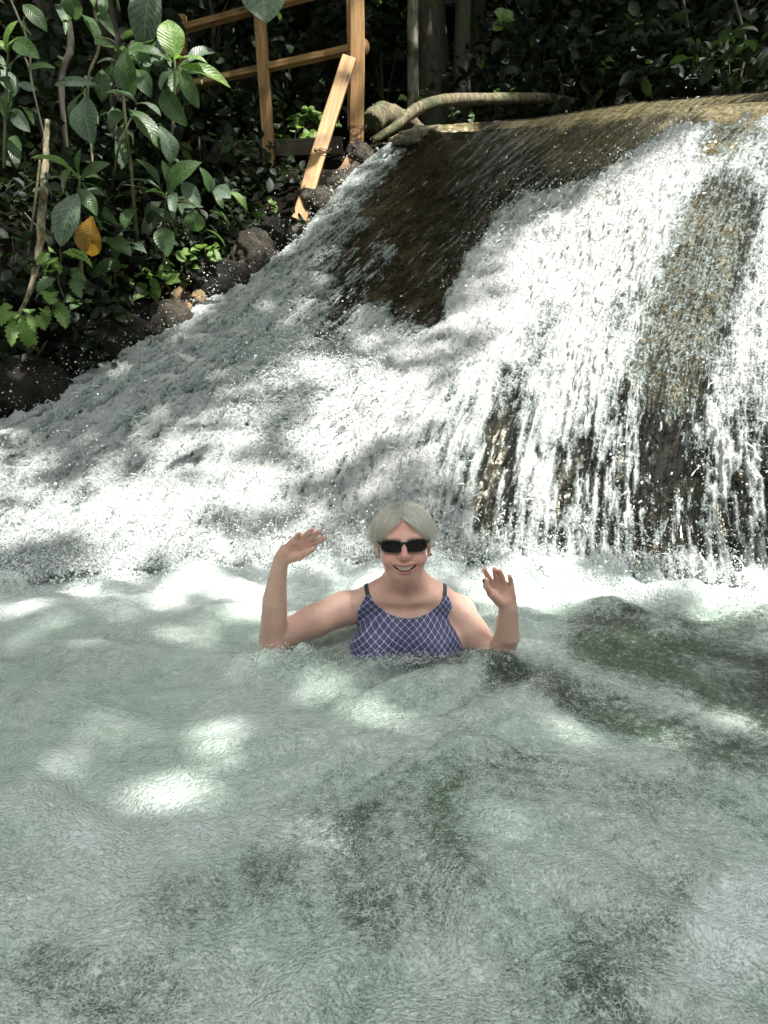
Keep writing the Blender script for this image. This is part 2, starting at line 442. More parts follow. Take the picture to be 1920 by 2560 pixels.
foam_sh = m.n('MixShader', {0: 0.20, 1: foam_sh, 2: tr}).outputs[0]
nb2 = m.bump(m.math('ADD', m.math('MULTIPLY', m.noise(co, 22, 4, .55, .5), .8), m.math('ADD', m.math('MULTIPLY', stv, .9), m.math('MULTIPLY', fl, .03))), 0.30, 0.03)
gl = m.n('BsdfGlossy', {'Color': (1, 1, 1, 1), 'Roughness': 0.05, 'Normal': nb2}).outputs[0]
tp = m.n('BsdfTransparent', {'Color': (0.90, 0.88, 0.79, 1)}).outputs[0]
fr = m.n('Fresnel', {'IOR': 1.33, 'Normal': nb2}).outputs[0]
clear = m.n('MixShader', {0: m.math('MINIMUM', m.math('MULTIPLY', fr, 1.2), 1.0), 1: tp, 2: gl}).outputs[0]
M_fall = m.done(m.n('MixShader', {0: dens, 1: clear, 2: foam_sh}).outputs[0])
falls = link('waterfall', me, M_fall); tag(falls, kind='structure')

# rock under the falls
s4 = (slice(0, NR, 3), slice(0, NC, 3))
RP = FP[s4] - NN[s4] * 0.02
rx, ry, rz = RP[..., 0], RP[..., 1], RP[..., 2]
rd = 0.03 * fbm(rx * 6, ry * 6, rz * 6, o=4, s=61) + 0.02 * (1 - 2 * np.abs(noise(rx * 14, ry * 14, rz * 4, 62)))
rd *= 1 - .8 * sstep(.3, .05, FD[s4]) * (PY[s4] < 900)
RP = RP + NN[s4] * (rd - 0.03)[..., None]
bk = back[:, ::3].copy(); bk[..., 2] -= 0.06
RPf = np.concatenate([bk, RP], 0)
me = np_mesh('rock_ledge', RPf.reshape(-1, 3), grid_faces(*RPf.shape[:2])[:, ::-1])
lowr = sstep(1050, 1250, PY[s4]) * 0.8 + sstep(1100, 850, PX[s4]) * .4
tanp = paint(PX[s4], PY[s4], 0, [([(1820, 460), (1750, 650), (1670, 880)], 115, 60, 1.0), ([(1500, 600), (1350, 760)], 120, 90, .6), ([(1920, 520), (1900, 900)], 60, 40, .6), ([(1900, 300), (1780, 400)], 60, 30, 1.0), ([(1500, 320), (1900, 255)], 60, 25, .75), ([(1640, 350), (1400, 380)], 35, 30, .7), ([(1300, 318), (1560, 295)], 30, 18, .45)])
tanp = np.clip(tanp * (1 + .5 * fbm(rx * 9, ry * 9, rz * 9, s=63)), 0, 1)
attr(me, 'tan', np.concatenate([np.repeat(tanp[:1], len(bk), 0), tanp], 0))
m = NT('wet travertine rock')
co = m.coord('Object')
c1 = m.noise(co, 6, 6, .6); c2 = m.noise(co, 34, 4, .6)
bc = m.mix(m.ramp(c1, .35, .65), (0.010, 0.009, 0.007), (0.028, 0.025, 0.018))
bc = m.mix(m.at('tan'), bc, m.mix(m.ramp(c2, .35, .65), (0.13, 0.128, 0.082), (0.31, 0.262, 0.18)))
M_wetrock = m.done(m.pr(base=bc, rough=m.ramp(c2, .3, .7, .12, .45), nrm=m.bump(m.math('ADD', c1, m.math('MULTIPLY', c2, .6)), .4, .03), spec=.6))
tag(link('rock_ledge', me, M_wetrock), kind='structure')

# ------------------------------------------------------------------ pool
def spaced(edges):     # list of (value, step)
    out = [edges[0][0]]
    for (a, sa), (b, sb) in zip(edges, edges[1:]):
        n = max(1, int(round((b - a) / (.5 * (sa + sb)))))
        tt = np.linspace(0, 1, n + 1)[1:]
        # steps change linearly from sa to sb
        q = (sa * tt + .5 * (sb - sa) * tt**2) / (.5 * (sa + sb))
        out += list(a + (b - a) * q)
    return np.array(out)
gxs = spaced([(-9, .5), (-3, .2), (-1.9, .012), (-1.0, .0042), (1.0, .0042), (1.9, .012), (3, .2), (9, .5)])
gys = spaced([(-7, .5), (-1, .2), (0.35, .008), (0.6, .0035), (1.4, .0042), (2.2, .006), (3.4, .012)])
GX, GY = np.meshgrid(gxs, gys)
Pp = np.stack([GX, GY, 0 * GX], -1)
qx, qy = pix(np.where(GY[..., None] > .25, Pp, np.array([0, .3, 0.]))); qx = np.where(GY > .25, qx, 960); qy = np.where(GY > .25, qy, 3200)
near_fall = sstep(1.5, 2.9, GY)                       # choppy near the falls
calm = sstep(0.35, 1.4, GX) * sstep(0.7, 1.2, GY) * sstep(2.6, 2.1, GY)
wxp = fbm(GX * 1.3, GY * 1.3, s=71, o=2) * .35; wyp = fbm(GX * 1.3, GY * 1.3, s=75, o=2) * .35
swell = fbm((GX + wxp) * 1.5 , (GY + wyp) * 2.6, s=81, o=3)
sab = lambda n_: np.sqrt(n_ * n_ + .022)
bil = sab(noise((GX + wxp) * 3.2, (GY + wyp) * 4.6, s=84)) * 1.8 - .45
bil2 = sab(noise((GX + wyp) * 7.5, (GY + wxp) * 10, s=85)) * 1.8 - .45
bub = noise(GX * 70, GY * 70, s=87); bub2 = noise(GX * 130, GY * 130, s=88)
rip = noise((GX + .6 * wxp) * 16, (GY + wyp) * 30, s=89)
PZ = 0.034 * swell + (0.028 + .035 * near_fall) * bil * (1 - .6 * calm) + (0.004 + .014 * near_fall) * bil2 + (0.0010 + .003 * near_fall) * rip
PZ += 0.0011 * bub * (1 - .6 * calm) * 1.4 + .0008 * bub2
_pb = np.linspace(-700, 2600, 80); _yb = Yz(base_py(_pb), 0.0); _xb = Wn(_pb, base_py(_pb), _yb)[:, 0]
YB = np.interp(GX, _xb, _yb); dB = GY - YB
boil = np.exp(-((dB + .02) / .13)**2)
PZ += boil * (.030 + .035 * fbm(GX * 2.2, GY * 2.2, s=96, o=2) + .018 * np.clip(bil, -.2, 1) + .022 * np.clip(bil2, -.2, 1) + .050 * fbm(GX * 12, GY * 12, s=95, o=5, g=.72)) + np.exp(-((dB + .25) / .25)**2) * .02 * bil
nearb = np.exp(-(((GX - .03) / .36)**2 + ((GY - 1.92) / .09)**2)); PZ += nearb * .030 * fbm(GX * 17, GY * 17, s=98, o=4, g=.65)
# mound of water in front of her and where her arms go in
PZ += 0.015 * np.exp(-((GX - .05)**2 / .06 + (GY - 1.95)**2 / .004)) * (1 + rip)
PZ += 0.062 * np.exp(-((GX + .26)**2 / .022 + (GY - 1.91)**2 / .0022)) * (1 + .8 * rip + .5 * bil2) + 0.034 * np.exp(-((GX - .30)**2 / .006 + (GY - 1.90)**2 / .002)) * (1 + rip)
me = np_mesh('pool_water', np.stack([GX, GY, PZ], -1).reshape(-1, 3), grid_faces(len(gys), len(gxs)))
air = paint(qx, qy, 0.52, [  # foam content; some whiter strokes also stand for sun patches
    ([(0, 1560), (500, 1600)], 110, 80, 0.50),
    ([(0, 1470), (300, 1450), (700, 1440), (1250, 1450)], 95, 60, 0.84),
    ([(1350, 1480), (1900, 1490)], 55, 40, 0.78),
    ([(1150, 1540), (1500, 1600)], 60, 50, 0.66),
    ([(0, 1700), (350, 1640)], 70, 60, 0.42),
    ([(560, 1800), (640, 1850)], 60, 60, 0.76),
    ([(150, 1980), (600, 2030)], 100, 90, 0.55),
    ([(250, 2150), (430, 2080)], 110, 90, 0.76),  # sunlit patch painted as whiter foam
    ([(60, 2300), (250, 2320)], 110, 90, 0.62),
    ([(420, 2230), (700, 2160)], 70, 60, 0.38),
    ([(120, 2440), (330, 2500)], 90, 70, 0.34),
    ([(680, 1920), (1000, 1880)], 80, 80, 0.66),
    ([(900, 2060), (1100, 2180), (960, 2280)], 120, 100, 0.31),
    ([(1050, 1980), (1350, 1950)], 80, 60, 0.34),
    ([(1280, 1700), (1650, 1900)], 60, 60, 0.60),
    ([(1400, 2000), (1750, 2000)], 90, 80, 0.46),
    ([(1350, 2200), (1420, 2060)], 60, 50, 0.58),
    ([(1500, 2350), (1720, 2260)], 90, 80, 0.33),
    ([(1540, 2530), (1480, 2440)], 80, 70, 0.31),
    ([(620, 2470), (1150, 2420)], 110, 80, 0.55),
    ([(1830, 2300), (1800, 2400)], 90, 50, 0.92),  # sunlight on this corner put into the foam whiteness
    ([(1900, 2200), (1880, 2330)], 60, 40, 0.9),
    ([(1250, 1680), (1480, 1760), (1900, 1900)], 45, 35, 0.16),
    ([(1500, 1600), (1700, 1640), (1920, 1720)], 90, 45, 0.05),
    ([(1050, 1670), (1250, 1640)], 28, 22, 0.22),
    ([(1650, 1560), (1900, 1560)], 40, 30, 0.25),
])
air = np.maximum(air, .96 * np.exp(-((dB + .03) / .10)**2))
swoosh = fbm((GX * .9 + GY * .8 + 3 * wxp) * 2.2, (GY * .6 - GX * .5 + 3 * wyp) * 9, s=97, o=4)
air = air + nearb * (.10 + .35 * fbm(GX * 14, GY * 14, s=99, o=3)) * (GX < .25)
air = air + .30 * swoosh + .13 * fbm((GX + wxp) * 4, (GY + wyp) * 6, s=91, o=4) + .10 * bil - .04
attr(me, 'air', np.clip(air, 0, 1))
attr(me, 'calm', calm)
spk = paint(qx, qy, .75, [([(100, 1650), (500, 1700), (300, 1900)], 330, 200, .22), ([(100, 1500), (1100, 1480)], 90, 50, .35), ([(700, 1850), (500, 2050)], 150, 120, .4)])
attr(me, 'speck', spk * (1 - .8 * calm * sstep(.35, .1, air)))
thin = np.exp(-(((GX - .045) / .24)**2 + ((GY - 1.93) / .07)**2))
attr(me, 'thin', thin)
m = NT('foaming pool water')
co = m.coord('Object'); ai = m.at('air'); ca = m.at('calm')
wv = m.n('VectorMath', {0: co, 1: m.n('VectorMath', {0: m.noise(co, 9, 3, .5, 0, 'Color'), 3: 0.05}, operation='SCALE').outputs[0]}, operation='ADD').outputs[0]
sv = m.mapv(wv, (1.0, 1.15, 1.0))
vb = m.vor(sv, 125, 'F1'); vb2 = m.vor(sv, 250, 'F1'); ve = m.vor(sv, 125, 'DISTANCE_TO_EDGE')
nz = m.noise(wv, 38, 5, .65, .4); nf = m.noise(co, 260, 2, .6)
a2 = m.math('ADD', ai, m.math('MULTIPLY', m.math('SUBTRACT', nz, .5), m.ramp(m.at('speck'), .2, .75, .40, .75)))
rim = m.math('MULTIPLY', m.ramp(ve, .0, .16, 1, 0), m.ramp(m.noise(co, 60, 3, .7), .42, .62))
a3 = m.math('ADD', a2, m.math('MULTIPLY', m.at('speck'), m.math('ADD', m.math('MULTIPLY', m.math('SUBTRACT', rim, .25), .55), m.math('MULTIPLY', m.math('SUBTRACT', nf, .5), .95))))
deep = m.mix(m.ramp(m.noise(co, 2.2, 2), .4, .6), (0.065, 0.082, 0.060), (0.095, 0.145, 0.085))
mid = m.mix(m.ramp(m.noise(co, 3.1, 2), .4, .6), (0.50, 0.60, 0.54), (0.57, 0.645, 0.60))
deep = m.mix(m.math('MULTIPLY', ca, .8), deep, (.030, .036, .028)); c = m.mix(m.ramp(a3, -0.05, 0.50), deep, mid)
c = m.mix(m.ramp(a3, 0.52, 0.95), c, (0.84, 0.88, 0.87))
h = m.math('ADD', m.math('MULTIPLY', m.math('SUBTRACT', 1.0, vb), m.ramp(ca, 0, 1, .55, .12)), m.math('ADD', m.math('MULTIPLY', vb2, m.ramp(ca, 0, 1, -.18, -.03)), m.math('MULTIPLY', nz, m.ramp(ca, 0, 1, .45, 1.1))))
nb = m.bump(h, 1.0, 0.014)
ps = m.pr(base=c, rough=m.ramp(a3, 0.0, 0.7, .04, .11), nrm=nb, ior=1.33, spec=.85)
clr = m.n('BsdfTransparent', {'Color': (0.72, 0.80, 0.78, 1)}).outputs[0]
M_pool = m.done(m.n('MixShader', {0: m.math('MULTIPLY', m.at('thin'), m.ramp(a3, .45, 1.0, .78, .25)), 1: ps, 2: clr}).outputs[0])
tag(link('pool_water', me, M_pool), kind='structure')
# ------------------------------------------------------------------ the bather: one sculpted distance field, meshed with surface nets
def smin(a, b, k):
    h = np.clip(.5 + .5 * (b - a) / k, 0, 1)
    return b + (a - b) * h - k * h * (1 - h)
def smax(a, b, k): return -smin(-a, -b, k)
def d_caps(P, a, b, r1, r2):
    a = np.asarray(a, np.float32); b = np.asarray(b, np.float32); ab = b - a; pa = P - a
    t = np.clip(pa @ ab / (ab @ ab + 1e-12), 0, 1)
    return np.linalg.norm(pa - t[:, None] * ab, axis=1) - (r1 + (r2 - r1) * t)
def d_ell(P, c, r, Rm=None):
    q = P - np.asarray(c, np.float32)
    if Rm is not None: q = q @ Rm
    r = np.asarray(r, np.float32)
    k0 = np.linalg.norm(q / r, axis=1); k1 = np.linalg.norm(q / (r * r), axis=1) + 1e-9
    return k0 * (k0 - 1) / k1
def rotm(ax, deg): return np.array(Matrix.Rotation(R(deg), 3, ax), np.float32)

def surface_nets(fn, lo, hi, h, coarse=4):
    """mesh of fn = 0; only evaluates near the surface"""
    lo = np.asarray(lo, float); hi = np.asarray(hi, float)
    H = h * coarse
    nc = np.ceil((hi - lo) / H).astype(int) + 1
    g = np.stack(np.meshgrid(*[lo[k] + (np.arange(nc[k]) + .5) * H for k in range(3)], indexing='ij'), -1).reshape(-1, 3).astype(np.float32)
    dc = fn(g).reshape(nc)
    near = np.abs(dc) < H * 1.5
    n = nc * coarse
    D = np.repeat(np.repeat(np.repeat(np.where(dc > 0, 1.0, -1.0).astype(np.float32), coarse, 0), coarse, 1), coarse, 2)
    nb = np.argwhere(near)
    off = np.stack(np.meshgrid(*[np.arange(coarse)] * 3, indexing='ij'), -1).reshape(-1, 3)
    idx = (nb[:, None] * coarse + off[None]).reshape(-1, 3)
    for a in range(0, len(idx), 400000):
        ii = idx[a:a+400000]
        D[ii[:, 0], ii[:, 1], ii[:, 2]] = fn((lo + (ii + .5) * h).astype(np.float32))
    S = D < 0
    mixed = np.zeros(n - 1, bool); c000 = S[:-1, :-1, :-1]
    for dx in (0, 1):
        for dy in (0, 1):
            for dz in (0, 1):
                mixed |= S[dx:n[0]-1+dx, dy:n[1]-1+dy, dz:n[2]-1+dz] != c000
    cells = np.argwhere(mixed)
    vid = np.full(n - 1, -1, np.int32); vid[cells[:, 0], cells[:, 1], cells[:, 2]] = np.arange(len(cells))
    acc = np.zeros((len(cells), 3)); cnt = np.zeros(len(cells))
    C = [(0,0,0),(1,0,0),(0,1,0),(1,1,0),(0,0,1),(1,0,1),(0,1,1),(1,1,1)]
    val = [D[cells[:, 0]+c[0], cells[:, 1]+c[1], cells[:, 2]+c[2]] for c in C]
    for a in range(8):
        for b in range(a+1, 8):
            ca, cb = np.array(C[a]), np.array(C[b])
            if np.abs(ca - cb).sum() != 1: continue
            cr = (val[a] < 0) != (val[b] < 0)
            tt = val[a] / (val[a] - val[b] + 1e-12)
            p = ca + (cb - ca) * tt[:, None]
            acc[cr] += p[cr]; cnt[cr] += 1
    V = lo + (cells + .5 + acc / cnt[:, None]) * h
    F_ = []
    for ax in range(3):
        o1, o2 = (ax + 1) % 3, (ax + 2) % 3
        sl0 = [slice(1, n[k] - 1) for k in range(3)]; sl1 = list(sl0); sl0[ax] = slice(0, n[ax] - 1); sl1[ax] = slice(1, n[ax])
        A, B = S[tuple(sl0)], S[tuple(sl1)]
        e = np.argwhere(A != B); fl_ = A[e[:, 0], e[:, 1], e[:, 2]]
        base = e + 1; base[:, ax] -= 1
        def v(d1, d2):
            q = base.copy(); q[:, o1] += d1; q[:, o2] += d2
            return vid[q[:, 0], q[:, 1], q[:, 2]]
        q = np.stack([v(-1, -1), v(0, -1), v(0, 0), v(-1, 0)], 1)
        q[~fl_] = q[~fl_][:, ::-1]
        F_.append(q)
    Fq = np.concatenate(F_)
    Fq = Fq[(Fq >= 0).all(1)]
    return V, Fq

def pp(px, py, Y): return np.array(W(px, py, Y), np.float32)
# head frame
HC = pp(1008, 1356, 2.06)
HR = rotm('X', 14) @ rotm('Y', -2.0)
# columns: local x, y(back), z(up).  face normal (local -y) tilts up
HR = np.array(Matrix.Rotation(R(-13), 3, 'X') @ Matrix.Rotation(R(-2.2), 3, 'Y'), np.float32)
def toh(P): return (P - HC) @ HR
def fromh(q): return np.asarray(q, np.float32) @ HR.T + HC

def head_sdf(q):
    d = d_ell(q, (0, .022, .028), (.071, .090, .078))
    d = smin(d, d_ell(q, (0, -.018, -.020), (.0620, .066, .084)), .02)
    d = smin(d, d_ell(q, (0, -.042, -.090), (.030, .034, .024)), .03)           # chin
    for s in (-1, 1):
        d = smin(d, d_ell(q, (s*.0385, -.056, -.042), (.025, .0255, .023)), .016)  # smiling cheeks
        d = smin(d, d_ell(q, (s*.031, -.012, -.066), (.021, .034, .028)), .024)  # jaw
        d = smin(d, d_ell(q, (s*.073, .012, -.010), (.006, .017, .029)), .006)   # ears
        d = smin(d, d_ell(q, (s*.0725, .004, -.036), (.0055, .008, .009)), .005)
        d = smax(d, -d_ell(q, (s*.031, -.084, .003), (.019, .010, .012)), .012)  # eye hollows
    d = smin(d, d_ell(q, (0, -.066, .018), (.044, .014, .010)), .018)            # brow
    d = smin(d, d_caps(q, (0, -.079, .010), (0, -.0985, -.026), .0065, .0085), .010)  # nose bridge
    d = smin(d, d_ell(q, (0, -.1005, -.031), (.0115, .0115, .0105)), .008)       # nose tip
    for s in (-1, 1):
        d = smin(d, d_ell(q, (s*.0135, -.0885, -.034), (.0078, .0095, .0080)), .006)
        d = smax(d, -d_ell(q, (s*.0065, -.0965, -.0425), (.0036, .005, .0032)), .003)
        # nose-to-mouth folds
        d = smax(d, -d_caps(q, (s*.0215, -.0925, -.037), (s*.0400, -.0825, -.058), .0040, .0045), .005)
        d = smax(d, -d_ell(q, (s*.0370, -.0790, -.0640), (.0040, .007, .0075)), .006)
    # muzzle and lips (bent by a smile)
    qb = q.copy(); qb[:, 2] = q[:, 2] + .0675 - 9.5 * q[:, 0]**2; qb[:, 1] = q[:, 1] + .083 - 7.0 * q[:, 0]**2
    d = smin(d, d_ell(qb, (0, .012, .004), (.036, .020, .022)), .012)
    up = d_ell(qb, (0, -.0030, .0085), (.0330, .0052, .0028))
    lo_ = d_ell(qb, (0, -.0032, -.0090), (.0265, .0056, .0034))
    d = smin(smin(d, up, .004), lo_, .004)
    mouth = d_ell(qb, (0, -.002, .0004), (.0330, .020, .0074))
    d = smax(d, -mouth, .0028)
    d = smax(d, -d_ell(qb, (0, -.006, -.022), (.018, .006, .004)), .008)          # under the lower lip
    return d

# arms: her right arm (left in the picture) and her left arm
LA = dict(sh=pp(856, 1522, 2.10), mid=pp(786, 1552, 2.06), el=pp(684, 1598, 2.02), fm=pp(684, 1500, 1.98), wr=pp(702, 1402, 1.95))
RA = dict(sh=pp(1148, 1532, 2.10), mid=pp(1178, 1582, 2.05), el=pp(1242, 1655, 2.00), fm=pp(1268, 1590, 1.97), wr=pp(1270, 1518, 1.95))
def chain(P, d, pts, rs, k):
    for i in range(len(pts) - 1):
        d = smin(d, d_caps(P, pts[i], pts[i+1], rs[i], rs[i+1]), k)
    return d
def hand_left(P):
    Y = 1.94
    d = d_caps(P, pp(702, 1402, 1.95), pp(716, 1380, 1.943), .0175, .0205)
    # palm: a fan of metacarpals
    for (x0, y0, x1, y1, r0, r1) in ((704, 1388, 737, 1350, .0150, .0100), (710, 1388, 752, 1351, .0155, .0105), (714, 1390, 765, 1356, .0155, .0108), (720, 1394, 777, 1364, .0160, .0108)):
        d = smin(d, d_caps(P, pp(x0, y0, 1.945), pp(x1, y1, 1.925), r0, r1), .008)
    fing = 9.0
    for pts, r in ((((738, 1348, 1.925), (744, 1340, 1.915), (749, 1335, 1.898)), .0070),
                   (((753, 1350, 1.925), (768, 1335, 1.912), (780, 1325, 1.900)), .0074),
                   (((766, 1355, 1.925), (786, 1340, 1.910), (798, 1329, 1.898)), .0076),
                   (((779, 1362, 1.925), (798, 1352, 1.914), (812, 1345, 1.905)), .0074)):
        f = np.full(len(P), 1.0, np.float32)
        f = np.minimum(d_caps(P, pp(*pts[0]), pp(*pts[1]), r * 1.06, r), d_caps(P, pp(*pts[1]), pp(*pts[2]), r, r * .84))
        d = smin(d, f, .0035)
    th = smin(d_caps(P, pp(716, 1396, 1.94), pp(748, 1392, 1.915), .0150, .0110), d_caps(P, pp(748, 1391, 1.915), pp(768, 1380, 1.905), .0100, .0082), .006)
    th = smin(th, d_caps(P, pp(768, 1380, 1.905), pp(784, 1371, 1.900), .0082, .0066), .004)
    d = smin(d, th, .007)
    d = smax(d, -d_ell(P, pp(738, 1374, 1.918), (.012, .008, .009)), .010)      # hollow of the palm
    return d
def hand_right(P):
    d = d_caps(P, pp(1270, 1520, 1.95), pp(1264, 1500, 1.945), .0225, .0240)
    for (x0, y0, x1, y1, r0, r1) in ((1250, 1496, 1228, 1459, .0150, .0100), (1257, 1498, 1243, 1459, .0160, .0105), (1266, 1498, 1260, 1460, .0165, .0105), (1276, 1496, 1277, 1466, .0155, .0100)):
        d = smin(d, d_caps(P, pp(x0, y0, 1.945), pp(x1, y1, 1.935), r0, r1), .008)
    for pts, r in ((((1228, 1456, 1.935), (1219, 1440, 1.925), (1211, 1425, 1.905)), .0073),
                   (((1243, 1457, 1.935), (1239, 1437, 1.920), (1236, 1423, 1.900)), .0076),
                   (((1259.5, 1458, 1.935), (1254, 1439, 1.918), (1249, 1427, 1.900)), .0073),
                   (((1278, 1464, 1.935), (1276.5, 1450, 1.925), (1274, 1441, 1.908)), .0067)):
        f = np.minimum(d_caps(P, pp(*pts[0]), pp(*pts[1]), r * 1.06, r), d_caps(P, pp(*pts[1]), pp(*pts[2]), r, r * .84))
        d = smin(d, f, .0030)
    th = smin(d_caps(P, pp(1250, 1502, 1.940), pp(1229, 1484, 1.915), .0170, .0120), d_caps(P, pp(1228, 1483, 1.915), pp(1216, 1466, 1.900), .0105, .0085), .006)
    th = smin(th, d_caps(P, pp(1216, 1466, 1.900), pp(1215, 1449, 1.893), .0083, .0066), .004)
    d = smin(d, th, .0065)
    d = smax(d, -d_ell(P, pp(1256, 1476, 1.917), (.014, .008, .012)), .010)
    return d

def torso_sdf(P):
    d = d_ell(P, pp(1018, 1640, 2.115), (.150, .105, .175))
    d = smin(d, d_ell(P, pp(1018, 1560, 2.105), (.135, .082, .095)), .05)
    for s, bx in ((-1, 946), (1, 1090)):
        d = smin(d, d_ell(P, pp(bx, 1622, 2.035), (.082, .075, .082)), .03)          # bust
    d = chain(P, d, [pp(1014, 1440, 2.095), pp(940, 1494, 2.105), pp(866, 1520, 2.105)], [.045, .040, .044], .030)
    d = chain(P, d, [pp(1014, 1440, 2.095), pp(1088, 1494, 2.105), pp(1146, 1524, 2.105)], [.045, .040, .042], .030)
    # neck and throat
    d = smin(d, d_caps(P, pp(1009, 1400, 2.100), pp(1012, 1490, 2.105), .0425, .050), .026)
    d = smin(d, d_ell(P, pp(1009, 1452, 2.040), (.036, .032, .024)), .020)
    # collar bones, very soft
    d = smin(d, d_caps(P, pp(1000, 1506, 2.046), pp(950, 1498, 2.068), .005, .004), .03)
    d = smin(d, d_caps(P, pp(1032, 1506, 2.046), pp(1082, 1498, 2.068), .005, .004), .03)
    return d
def body_sdf(P):
    d = torso_sdf(P)
    a = chain(P, np.full(len(P), 1.0, np.float32), [LA['sh'], LA['mid'], LA['el']], [.050, .046, .040], .02)
    d = smin(d, a, .024)
    b = chain(P, np.full(len(P), 1.0, np.float32), [RA['sh'], RA['mid'], RA['el']], [.048, .046, .038], .02)
    d = smin(d, b, .022)
    fa = chain(P, np.full(len(P), 1.0, np.float32), [LA['el'], pp(685.5, 1540, 1.995), pp(687, 1500, 1.98), pp(692.5, 1452, 1.965), pp(698, 1420, 1.955), LA['wr']], [.0390, .0362, .0340, .0268, .0226, .0208], .002)
    fb = chain(P, np.full(len(P), 1.0, np.float32), [RA['el'], RA['fm'], RA['wr']], [.0385, .0350, .0250], .003)
    d = smin(d, fa, .010); d = smin(d, fb, .006)
    near = np.linalg.norm(P - pp(745, 1370, 1.93), axis=1) < .13
    if near.any(): d[near] = smin(d[near], hand_left(P[near]), .008)
    near = np.linalg.norm(P - pp(1252, 1470, 1.93), axis=1) < .12
    if near.any(): d[near] = smin(d[near], hand_right(P[near]), .008)
    near = np.linalg.norm(P - HC, axis=1) < .19
    if near.any(): d[near] = smin(d[near], head_sdf(toh(P[near])), .014)
    return d
lo = pp(650, 1500, 1.93) - .05; hi = pp(1320, 1500, 2.2) + .05
V, Fq = surface_nets(body_sdf, (-.36, 1.86, -.26), (.40, 2.25, .49), .0023)
person = empty('person', (float(HC[0]), 2.1, -0.25))
tag(person, 'smiling silver haired woman in sunglasses and navy lattice swimsuit, both hands raised in the pool', 'person')
me = np_mesh('body', V, Fq)
# skin colour: redder nose, cheeks, lips, chin and palms; freckling
P32 = V.astype(np.float32); q = toh(P32)
skin = np.tile(np.array([.76, .48, .39], np.float32), (len(V), 1))
def blend(mask, c, k):
    global skin
    mm = np.clip(mask, 0, 1)[:, None] * k
    skin = skin * (1 - mm) + np.array(c, np.float32) * mm
def gs(q, c, r): return np.exp(-(((q - np.array(c, np.float32)) / np.array(r, np.float32))**2).sum(1))
mot = fbm(P32[:, 0] * 40, P32[:, 1] * 40, P32[:, 2] * 40, o=3, s=3)
headm = sstep(.19, .10, np.linalg.norm(P32 - HC, axis=1)).astype(np.float32)
blend(headm * (.7 + .5 * mot), (.76, .405, .335), .75)
chestm = gs(P32, pp(1015, 1510, 2.03), (.07, .1, .05))
blend(chestm * (.9 + .6 * mot), (.76, .42, .35), .6)
for c, r, k in (((0, -.1, -.028), (.016, .02, .02), .7), ((.042, -.07, -.042), (.026, .03, .024), .4), ((-.042, -.07, -.042), (.026, .03, .024), .4), ((0, -.08, -.098), (.02, .03, .012), .45), ((0, -.08, .045), (.04, .03, .02), .3)):
    blend(gs(q, c, r), (.66, .24, .20), k)
qb = q.copy(); qb[:, 2] = q[:, 2] + .0675 - 9.5 * q[:, 0]**2; qb[:, 1] = q[:, 1] + .083 - 7.0 * q[:, 0]**2
inface = (q[:, 1] < -.045).astype(np.float32)
lipm = np.clip(1 - np.minimum(d_ell(qb, (0, -.0055, .0085), (.0275, .008, .0040)), d_ell(qb, (0, -.0045, -.0105), (.022, .008, .0048))) / .0012, 0, 1) * inface
blend(lipm, (.50, .17, .15), .85)
mouthm = np.clip(-(d_ell(qb, (0, -.000, .0004), (.0330, .024, .0074)) - .0006) / .0012, 0, 1) * inface * (qb[:, 1] > -.001)
blend(mouthm, (.10, .022, .02), .97)
for c in (pp(745, 1372, 1.915), pp(1252, 1472, 1.915)):
    hm = sstep(.085, .045, np.linalg.norm(P32 - c, axis=1))
    blend(hm * (.8 + .5 * mot), (.62, .35, .29), .8)
for tip in ((749, 1334, 1.897), (781, 1324, 1.9), (800, 1328, 1.897), (813, 1344, 1.903), (1211, 1424, 1.905), (1236, 1422, 1.9), (1249, 1426, 1.9), (1274, 1440, 1.907), (1291, 1495, 1.93)):
    blend(gs(P32, pp(*tip), (.013, .02, .013)), (.64, .25, .21), .7)
skin *= (1 + .10 * mot[:, None] + .05 * noise(P32[:, 0] * 260, P32[:, 1] * 260, P32[:, 2] * 260, 9)[:, None])
frk = sstep(.52, .75, noise(P32[:, 0] * 120, P32[:, 1] * 120, P32[:, 2] * 120, 12))
blend(frk * .5, (.33, .17, .11), .6)
cattr(me, 'skin', skin)
m = NT('wet fair skin')
vc = m.n('VertexColor', layer_name='skin').outputs[0]
co = m.coord('Object')
nb = m.bump(m.math('ADD', m.noise(co, 420, 3, .6), m.math('MULTIPLY', m.noise(co, 60, 3), .6)), .45, .0028)
wet = m.ramp(m.noise(co, 45, 4, .6), .38, .62, .30, .55)
M_skin = m.done(m.pr(base=vc, rough=wet, nrm=nb, sss=.22, ssr=(1.0, .35, .2), sscale=.012, spec=.45, coat=.22, coatr=.14, coatn=m.bump(m.vor(co, 130), .35, .003)))
link('body', me, M_skin, person)

